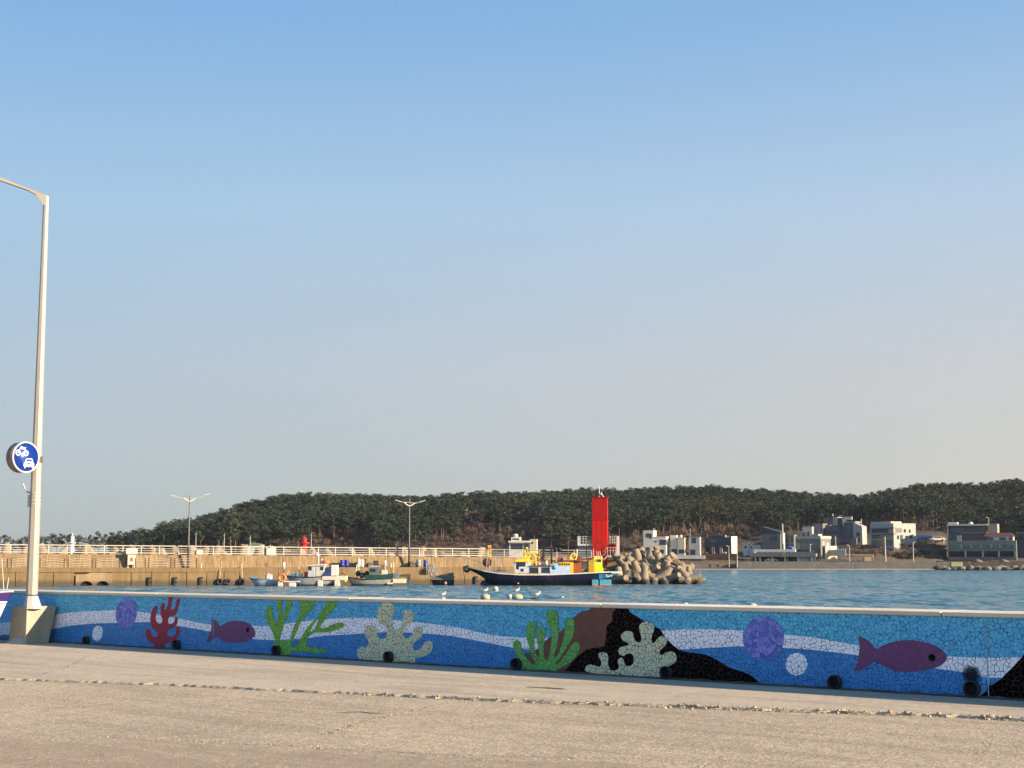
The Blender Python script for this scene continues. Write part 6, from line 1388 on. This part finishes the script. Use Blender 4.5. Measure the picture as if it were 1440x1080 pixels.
o, cx, cz = house('corner_house', 'three-storey corner house with grey balconies and a bright cream side', 500, 44, [(1224.5, 1257, 737.4, 788, 0, 10.4, LG), (1224, 1257.4, 742.8, 744, -1.0, 1.0, GC, 'balcony_slab'), (1224, 1257.4, 750.8, 752.2, -1.2, 1.2, GC, 'balcony_slab'), (1226, 1254, 733.8, 737.1, 4, 5, PLc, 'roof_room')],
    [(0, 1227, 1250, 744.4, 749.6, BG_), (0, 1227, 1252, 753, 757.6, WG), (0, 1227, 1235, 760, 767, GC), (0, 1236.5, 1244, 761, 768, WG), (0, 1246, 1255, 760, 767, GC)],
    [(0, 1.0, 3.9, 743.6, 749.6, GB), (0, 4.8, 5.7, 745, 749.2, WG), (0, 7.2, 7.9, 745.4, 749.4, WG), (0, 1.6, 2.4, 754, 758.8, WG), (0, 3.0, 4.2, 753, 759.6, GG), (0, 5.4, 5.9, 754, 758.4, WG), (0, 7.6, 8.6, 754, 757.4, WG), (0, 2.6, 5.0, 765.2, 768.4, pm('door_brown', (.12, .05, .03), .7))])
for i, (a, b, t0, lb) in enumerate(((1291, 1312, 752, 'blue roofed shed beside the corner house, left one of two'), (1311.5, 1327, 752.6, 'pale blue roofed shed beside the corner house, right one of two'))):
    o, cx, cz = house('blue_roofed_shed', lb, 505 + i, 5, [(a, b, 755.6, 786, .4, 5, GC), (a - .8, b + .6, t0 + .4, 755.5, -.2, 6, pm('blue_roof%d' % 0 if i == 0 else 'pale_blue_roof', (.015, .16, .55) if i == 0 else (.08, .24, .42), .5, .2), 'roof', t0 + 1.4 + i * 1.5)], cat='shed')
parked(1297, 761.5, 498, 'silver car parked before the blue roofed shed', 4.4, GC); parked(1319, 760.6, 498, 'white car parked before the pale blue roofed shed', 5.2)
o, cx, cz = house('terrace_restaurant', 'long dark two-storey restaurant over a green glazed gallery with concrete bands', 488, 6, [(1333, 1389.6, 740, 788, 0, 8, NV), (1389.8, 1403, 737.8, 788, -.3, 8, TAN), (1332.6, 1390, 737.6, 739.8, -1.2, 9, PL, 'white_roof_edge'), (1332.8, 1427.5, 760.6, 788, -3, 3, GC, 'gallery'), (1335, 1348, 734.6, 737.5, 1, 3, PL, 'roof_room'), (1332.8, 1334.4, 739.8, 760.6, -1.2, 1, LG, 'end_fin'), (1350, 1390, 749, 750.6, -1.4, 1.4, GC, 'balcony'), (1390, 1424, 755, 760.5, -2.4, 5, PL, 'white_wing')],
    [(0, 1338, 1357, 743, 749, BG_), (0, 1360, 1373, 743, 749, BG_), (0, 1376, 1388, 742, 748.6, WG), (0, 1337, 1388, 751.6, 759, WG)])
MB().hexa([(cx(1385), -3, cz(755)), (cx(1427), -3, cz(755)), (cx(1427), 4, cz(755)), (cx(1385), 4, cz(755)), (cx(1388), -1.6, cz(749.6)), (cx(1421), -1.6, cz(750.2)), (cx(1421), 3, cz(750.2)), (cx(1388), 3, cz(749.6))]).build('brown_roof', BRN, o)
MB().box(cx(1332.6), cx(1427.8), -3.05, -3.0, cz(771.2), cz(766.6)).build('glazing_band', GG, o)
for a in (1334, 1353, 1366.5, 1380, 1394, 1406, 1426): MB().box(cx(a), cx(a) + .25, -3.12, -3.05, cz(771.4), cz(766.2)).build('mullion', LG, o)
for a, b in ((1391.5, 1398), (1406, 1415), (1419, 1423.5)):
    f = MB().box(cx(a), cx(b), -2.45, -2.4, cz(760.2), cz(756.6)).build('window', WG, o)
MB().box(cx(1333), cx(1427.5), -3.2, -3.0, cz(783), cz(775.4)).build('undercroft_shade', M_black, o)  # black sheet added as painted shade below the gallery
for a in (1333, 1358, 1382, 1404, 1426): MB().box(cx(a), cx(a) + .4, -3.4, -3.2, cz(783.2), cz(775.2)).build('pillar', LG, o)
MB().sphere((cx(1366), 1, cz(737)), .75, 12, sy=1, sz=.85).build('roof_tank', PL, o)
MB().box(cx(1348), cx(1354), -3.5, -3.1, cz(762), cz(753.5)).build('white_sign_panel', LG, o)
house('dark_pavilion', 'dark low pavilion at the right of the terrace restaurant', 500, 5, [(1431, 1452, 751, 788, 0, 6, NV), (1430, 1455, 748.8, 750.8, -1, 8, GC, 'flat_roof')], [(0, 1433, 1445, 754, 760, WG)])
o, cx, cz = house('flat_roofed_lookout', 'flat-roofed white lookout building seen over the breakwater railing', 478, 6, [(716, 746.5, 763.4, 790, 0, 5, PL), (714.8, 747, 760.6, 763.2, -1.0, 6.5, PL, 'roof_slab'), (719, 731.6, 756, 760.5, 1.5, 3, PL), (745, 754.5, 759, 790, -.6, 4, PLc)],
    [(0, 718.5, 735, 765.4, 772.6, WG), (0, 736.5, 743, 765, 772, GG), (2, 721, 730, 757.4, 759.2, WG), (3, 747, 749.5, 762, 765, WG)])
cyl_on(o, cx, cz, 724, 750.8, 756, 2.6, .75, PL, 'roof_tank'); MB().cyl((cx(751), .5, cz(759)), (cx(751), .5, cz(752)), .05).build('antenna', GC, o)
house('green_roofed_shed', 'pale green low shed behind the cream cabinets on the parapet', 476, 6, [(345.5, 369.5, 766.5, 790, 0, 5, pm('pale_green_wall', (.34, .40, .34), .7)), (351, 366, 762.6, 766.3, -.4, 6, pm('green_sheet_roof', (.10, .15, .11), .7), 'roof', 764.5)], cat='shed')
# the two small light beacons beyond the breakwater
def beacon(px, y0, y1, w, mat, label, d=470):
    k = S(d); zb = Z(y1, d); H = Z(y0, d) - zb; r = w / 2 * k
    o = empty('lighthouse', (X(px, d), d, WATER + .3), 0, label, 'lighthouse'); h0 = zb - WATER - .3
    MB().lathe([(.001, 0), (r * 1.15, 0), (r * .95, h0 + H * .50), (.001, h0 + H * .5)], n=16).build('tower', mat, o)
    MB().lathe([(.001, 0), (r * 1.7, 0), (r * 1.7, .35), (r * 1.3, .4), (.001, .4)], (0, 0, h0 + H * .5), 16).build('gallery', mat, o)
    MB().lathe([(.001, 0), (r * .85, 0), (r * .85, H * .18), (.001, H * .18)], (0, 0, h0 + H * .5 + .4), 12).build('lantern', mat, o)
    MB().lathe([(.001, H * .24), (.09, H * .22), (.12, H * .12), (r * .75, H * .07), (r * 1.15, 0), (.001, 0)], (0, 0, h0 + H * .68 + .4), 12).build('dome', mat, o)
beacon(100.8, 748.5, 780, 6.2, pm('beacon_white', (.66, .65, .62), .5, .06), 'small white lighthouse with a domed lantern beyond the breakwater')
beacon(427.3, 753, 776, 8.6, pm('beacon_red', (.50, .015, .012), .5, .1), 'squat red beacon with a domed top beyond the breakwater')

# ------------------------------------------------------------------ shoreline: seawall, boulders, poles, shrubs, pavilions
sw = empty('beach_seawall', (X(1035, 471), 471, 0), 0, 'dark grey seawall holding the beach road across the harbour', 'seawall')
mb = MB(); px = 1035
while px < 1330:
    a = X(px, 471) - X(1035, 471); b = X(px + 24, 471) - X(1035, 471); mb = MB().box(a + .02, b - .02, rng.uniform(0, .05), 1.2, -2.2, .95 + rng.uniform(-.03, .03)).build('wall_length', concrete('seawall_grey', (.10, .105, .10)) if px == 1035 else bpy.data.materials['seawall_grey'], sw, bevel=.03); px += 24
MB().box(X(958, 473) - X(1035, 471), X(1040, 473) - X(1035, 471), 2, 3.2, -2.2, .2).build('low_wall', bpy.data.materials['seawall_grey'], sw)
def boulder(px, d, z, s, mat, label, group):
    m = MB(); m.sphere((0, 0, 0), s, 9, sx=rng.uniform(.9, 1.6), sy=1, sz=rng.uniform(.55, .85)); a = rng.random() * 50
    m.v = [(x * (1 + .35 * noise.noise(Vector((x, y, z_)) * .9 + Vector((a, 0, 0)))), y * (1 + .35 * noise.noise(Vector((x, y, z_)) * .9 + Vector((0, a, 0)))), z_ * (1 + .3 * noise.noise(Vector((x, y, z_)) * 1.1 + Vector((0, 0, a))))) for x, y, z_ in m.v]
    m.sm = [False] * len(m.sm); o = m.build('boulder', mat); o.location = (X(px, d), d, z); tag(o, label, 'boulder', group)
M_bo = pm('shore_rock', (.16, .135, .10), .9, .5, .8, .5, 5); M_bd = pm('dark_rock', (.04, .036, .032), .9, .5, .8, .5, 5)
px = 1318; i = 0; bl = []
while px < 1490: bl.append(px); px += rng.uniform(4.2, 7.5)
WH_ = ['dark', 'brown', 'pale brown']
for i, px in enumerate(bl):
    nrm = min(ORD.index('nearest') + 0, 0); k1 = 'jagged shore rock at the water below the ' + ('green container' if px < 1362 else 'first thatched pavilion' if px < 1392 else 'second thatched pavilion' if px < 1430 else 'restaurant end')
    g_ = [q for q in bl if (q < 1362) == (px < 1362) and (1362 <= q < 1392) == (1362 <= px < 1392) and (1392 <= q < 1430) == (1392 <= px < 1430)]
    boulder(px, 463 + rng.uniform(-1.2, 1.5), -1.35 + rng.uniform(0, .5), rng.uniform(.7, 1.15), M_bd if i % 3 == 0 else M_bo, f'{k1}, {ORD[min(25, g_.index(px) + 1)]} from its left', 'rocks along the shore')
# green bank behind the rocks
o = empty('retaining_bank', (X(1400, 468), 468, 0), 0, 'low pale stone kerb wall above the shore rocks under the pavilions', 'wall')
MB().box(X(1325, 466) - X(1400, 468), X(1560, 466) - X(1400, 468), 0, 3.5, -2, -.55).build('kerb_wall', pm('pale_stone', (.26, .22, .17), .9, .4, 1.5), o); MB().box(X(1330, 466) - X(1400, 468), X(1560, 466) - X(1400, 468), 4, 9, -2, 1.2).build('earth_bank', pm('dark_earth', (.06, .045, .03), .95, .5, .6, .5, 3), o)
def upole(px, y0, y1, d, label, w=.10, arm=None):
    o = empty('utility_pole', (X(px, d), d, Z(y1, d)), 0, label, 'utility pole'); H = Z(y0, d) - Z(y1, d)
    MB().cyl((0, 0, -1), (0, 0, H), w * 1.3, w * .8, 8).build('pole', pm('pole_pale', (.40, .37, .33), .7, .2), o)
    if arm: MB().cyl((0, 0, H - .2), (arm * S(d), 0, H + .1), .07, .05, 6).box(arm * S(d) - .3, arm * S(d) + .3, -.12, .12, H + .02, H + .16).build('lamp_arm', PL, o)
    else: MB().box(-.5, .5, -.06, .06, H - .7, H - .58).build('crossarm', GC, o)
for px, y0, y1, d, lb, w, arm in ((971, 743, 768, 492, 'thin pole rising behind the white stepped villa', .09, None), (1025, 768, 793, 470.5, 'street lamp pole at the beach edge before the navy house', .10, -2.5), (1036.5, 760, 793, 470.5, 'bare pole at the beach edge right of the navy house', .11, None), (1101.2, 737, 773, 492, 'tall thick pole touching the slate-roofed house', .26, None), (1139.5, 766, 790, 479, 'street lamp pole before the glass-fronted cafe', .12, 1.5), (1107.5, 777, 792, 479, 'short pole under the blue tarpaulin heap', .09, None), (1175.5, 754, 777, 497, 'leaning white pole before the hotel glass', .14, None), (1194.6, 767, 790, 478, 'street lamp pole right of the cafe fence', .12, -2.2), (1212.5, 729.5, 766, 505, 'white pole with a round box beside the hotel grey wing', .16, None), (1245, 755, 789, 480, 'thick pole before the cream corner house', .2, None), (1284.3, 763, 787, 478, 'street lamp pole beneath the blue roofed shed', .14, 2.2), (1389, 748, 782, 482, 'pole before the tan part of the terrace restaurant', .15, None), (1383, 764, 780, 482, 'thin pale pole under the restaurant gallery', .08, None), (1392, 728, 738, 495, 'short roof pole above the tan restaurant wall', .12, -2), (315, 750, 770, 474, 'thin pole behind the railing, second left of the red beacon', .09, None), (275, 749, 770, 474, 'thin pole behind the railing just right of the taller pier lamp', .09, None), (351.5, 753, 770, 474, 'thin pole behind the railing by the green roofed shed', .1, None), (437.5, 750, 770, 474, 'thin pole behind the railing right of the red beacon', .09, None)):
    upole(px, y0, y1, d, lb, w, arm)
def shrub_arr(w, h, n=150, twig=False):
    p = nr.normal(0, 1, (n, 3)); p /= np.linalg.norm(p, axis=1)[:, None]; p *= nr.uniform(.3, 1, (n, 1)) ** .6 * np.array([w, w * .7, h]); p[:, 2] = abs(p[:, 2])
    j = nr.normal(0, 1, (n, 3, 3)) * (np.array([.05, .05, .22]) if twig else np.array([.14, .14, .12])) * 1.3
    return p[:, None, :] + j
SHR = [bpy.data.meshes.new('x')] * 0
sm_ = [tri_mesh('dry_shrub', shrub_arr(1.5, 1.3, 220, True), M_bare_o), tri_mesh('dry_shrub', shrub_arr(2.0, 1.0, 260, True), M_bare_o), tri_mesh('green_shrub', shrub_arr(1.5, 1.4, 260), M_pine_o), tri_mesh('green_shrub', shrub_arr(2.2, 1.2, 300), M_pine_o)]
def shrub(px, d, py, kind, s, label, group):
    o = bpy.data.objects.new('dry_shrub' if kind < 2 else 'green_shrub', sm_[kind]); C.objects.link(o); 
    d = max(d - 12, 474)
    while d < 530 and hill(px, d) < Z(py, d): d += .5
    d += rng.uniform(-1, 3); o.location = (X(px, d), d, hill(px, d) - .1); o.scale = (s, s, s); o.rotation_euler = (0, 0, rng.uniform(0, 6)); tag(o, label, 'shrub', group)
zones = [(1160, 1262, 781, 486, 0, 'dry shrub on the lower slope below hotel and corner house'), (1262, 1334, 777, 486, 1, 'dry shrub on the slope left of the restaurant'), (1262, 1334, 784, 480, 2, 'dark green shrub low on the slope above the seawall'), (962, 988, 786, 478, 0, 'dry shrub below the white stepped villa'), (990, 1034, 785, 476, 1, 'dry shrub below the terracotta fence'), (1037, 1056, 782, 486, 1, 'dry shrub beside the white cottage'), (1176, 1212, 773, 490, 0, 'dry shrub below the hotel'), (1212, 1226, 775, 490, 3, 'green shrub between hotel and corner house'), (1255, 1330, 770, 492, 1, 'dry shrub on the plot below the blue sheds'), (1333, 1362, 786, 476, 2, 'green shrub under the restaurant front'), (1362, 1425, 781, 480, 0, 'dry shrub on the bank under the restaurant'), (1427, 1470, 778, 480, 3, 'green shrub at the restaurant end'), (870, 904, 778, 488, 3, 'dark green shrub behind the tetrapod pile'), (775, 832, 775, 480, 3, 'round green shrub left of the red tower'), (1040, 1070, 790, 474, 1, 'dry shrub at the seawall start')]
for a, b, py, d, kd, lb in zones:
    q = a; L = []
    while q < b: L.append(q); q += rng.uniform(4.5, 8)
    for i, q in enumerate(L):
        kk = kd if rng.random() < .8 else (kd + 1) % 4
        kk = kk if (kk < 2) == (kd < 2) else kd
        shrub(q, d + rng.uniform(-3, 6), py + rng.uniform(-1.5, 2.5), kk, rng.uniform(.7, 1.2) * (1.5 if 'red tower' in lb else 1), f'{lb}, {ORD[min(25, i + 1)]} from the left', 'shrubs along the far shore')
for px, lb in ((1374, 'thatched sunshade pavilion by the shore rocks, left one of two'), (1411, 'thatched sunshade pavilion by the shore rocks, right one of two')):
    d = 467.5; o = empty('sunshade_pavilion', (X(px, d), d, Z(797.5, d)), 0, lb, 'pavilion', 'sunshade pavilions')
    MB().lathe([(.001, 2.5), (.35, 2.45), (1.9, 1.75), (1.85, 1.62), (.001, 1.7)], n=8).build('roof', pm('thatch', (.16, .13, .10), .95, .4, 3), o)
    for sx in (-1.2, 1.2):
        for sy in (-1, 1): MB().box(sx - .08, sx + .08, sy - .08, sy + .08, -.4, 1.75).build('post', BRN, o)
    MB().box(-1, 1, -.3, .3, .2, .35).build('bench', LG, o)
o = empty('green_container', at(1346, 796.5, 467.5), 0, 'pale green container on the shore below the restaurant', 'container')
MB().box(-1.8, 1.8, 0, 1.5, 0, 1.25).build('container_body', pm('sage_green', (.20, .27, .13), .7, .2), o, bevel=.04); MB().box(-1.85, 1.85, -.05, 1.55, 1.252, 1.32).build('container_lid', LG, o)
o = empty('rusty_shelter', at(1222, 789, 479), 0, 'rusty brown open shelter beside the seawall top', 'shelter'); MB().box(-1.4, 1.4, 0, 1.5, 0, 1.3).build('shelter_wall', pm('rust_wall', (.30, .20, .13), .8, .4, 2), o); MB().box(-9, 1.6, -.2, 1.8, 1.9, 2.05).box(-8.9, -8.7, 0, .2, 0, 1.9).box(1.2, 1.4, -.15, -.01, 0, 1.9).build('long_canopy', LG, o)

# ------------------------------------------------------------------ evening haze
hz_ = NT('evening_haze'); hz_.n.remove(hz_.b); v = hz_.n.new('ShaderNodeVolumePrincipled'); v.inputs['Density'].default_value = .000055; v.inputs['Color'].default_value = (.80, .86, .95, 1); v.inputs['Anisotropy'].default_value = .2
hz_.l.new(v.outputs[0], [n for n in hz_.n if n.type == 'OUTPUT_MATERIAL'][0].inputs['Volume'])
MB().box(-420, 560, -130, 860, -8, 60).build('haze', hz_.m, kind='stuff', label='thin evening haze over the harbour', cat='haze')
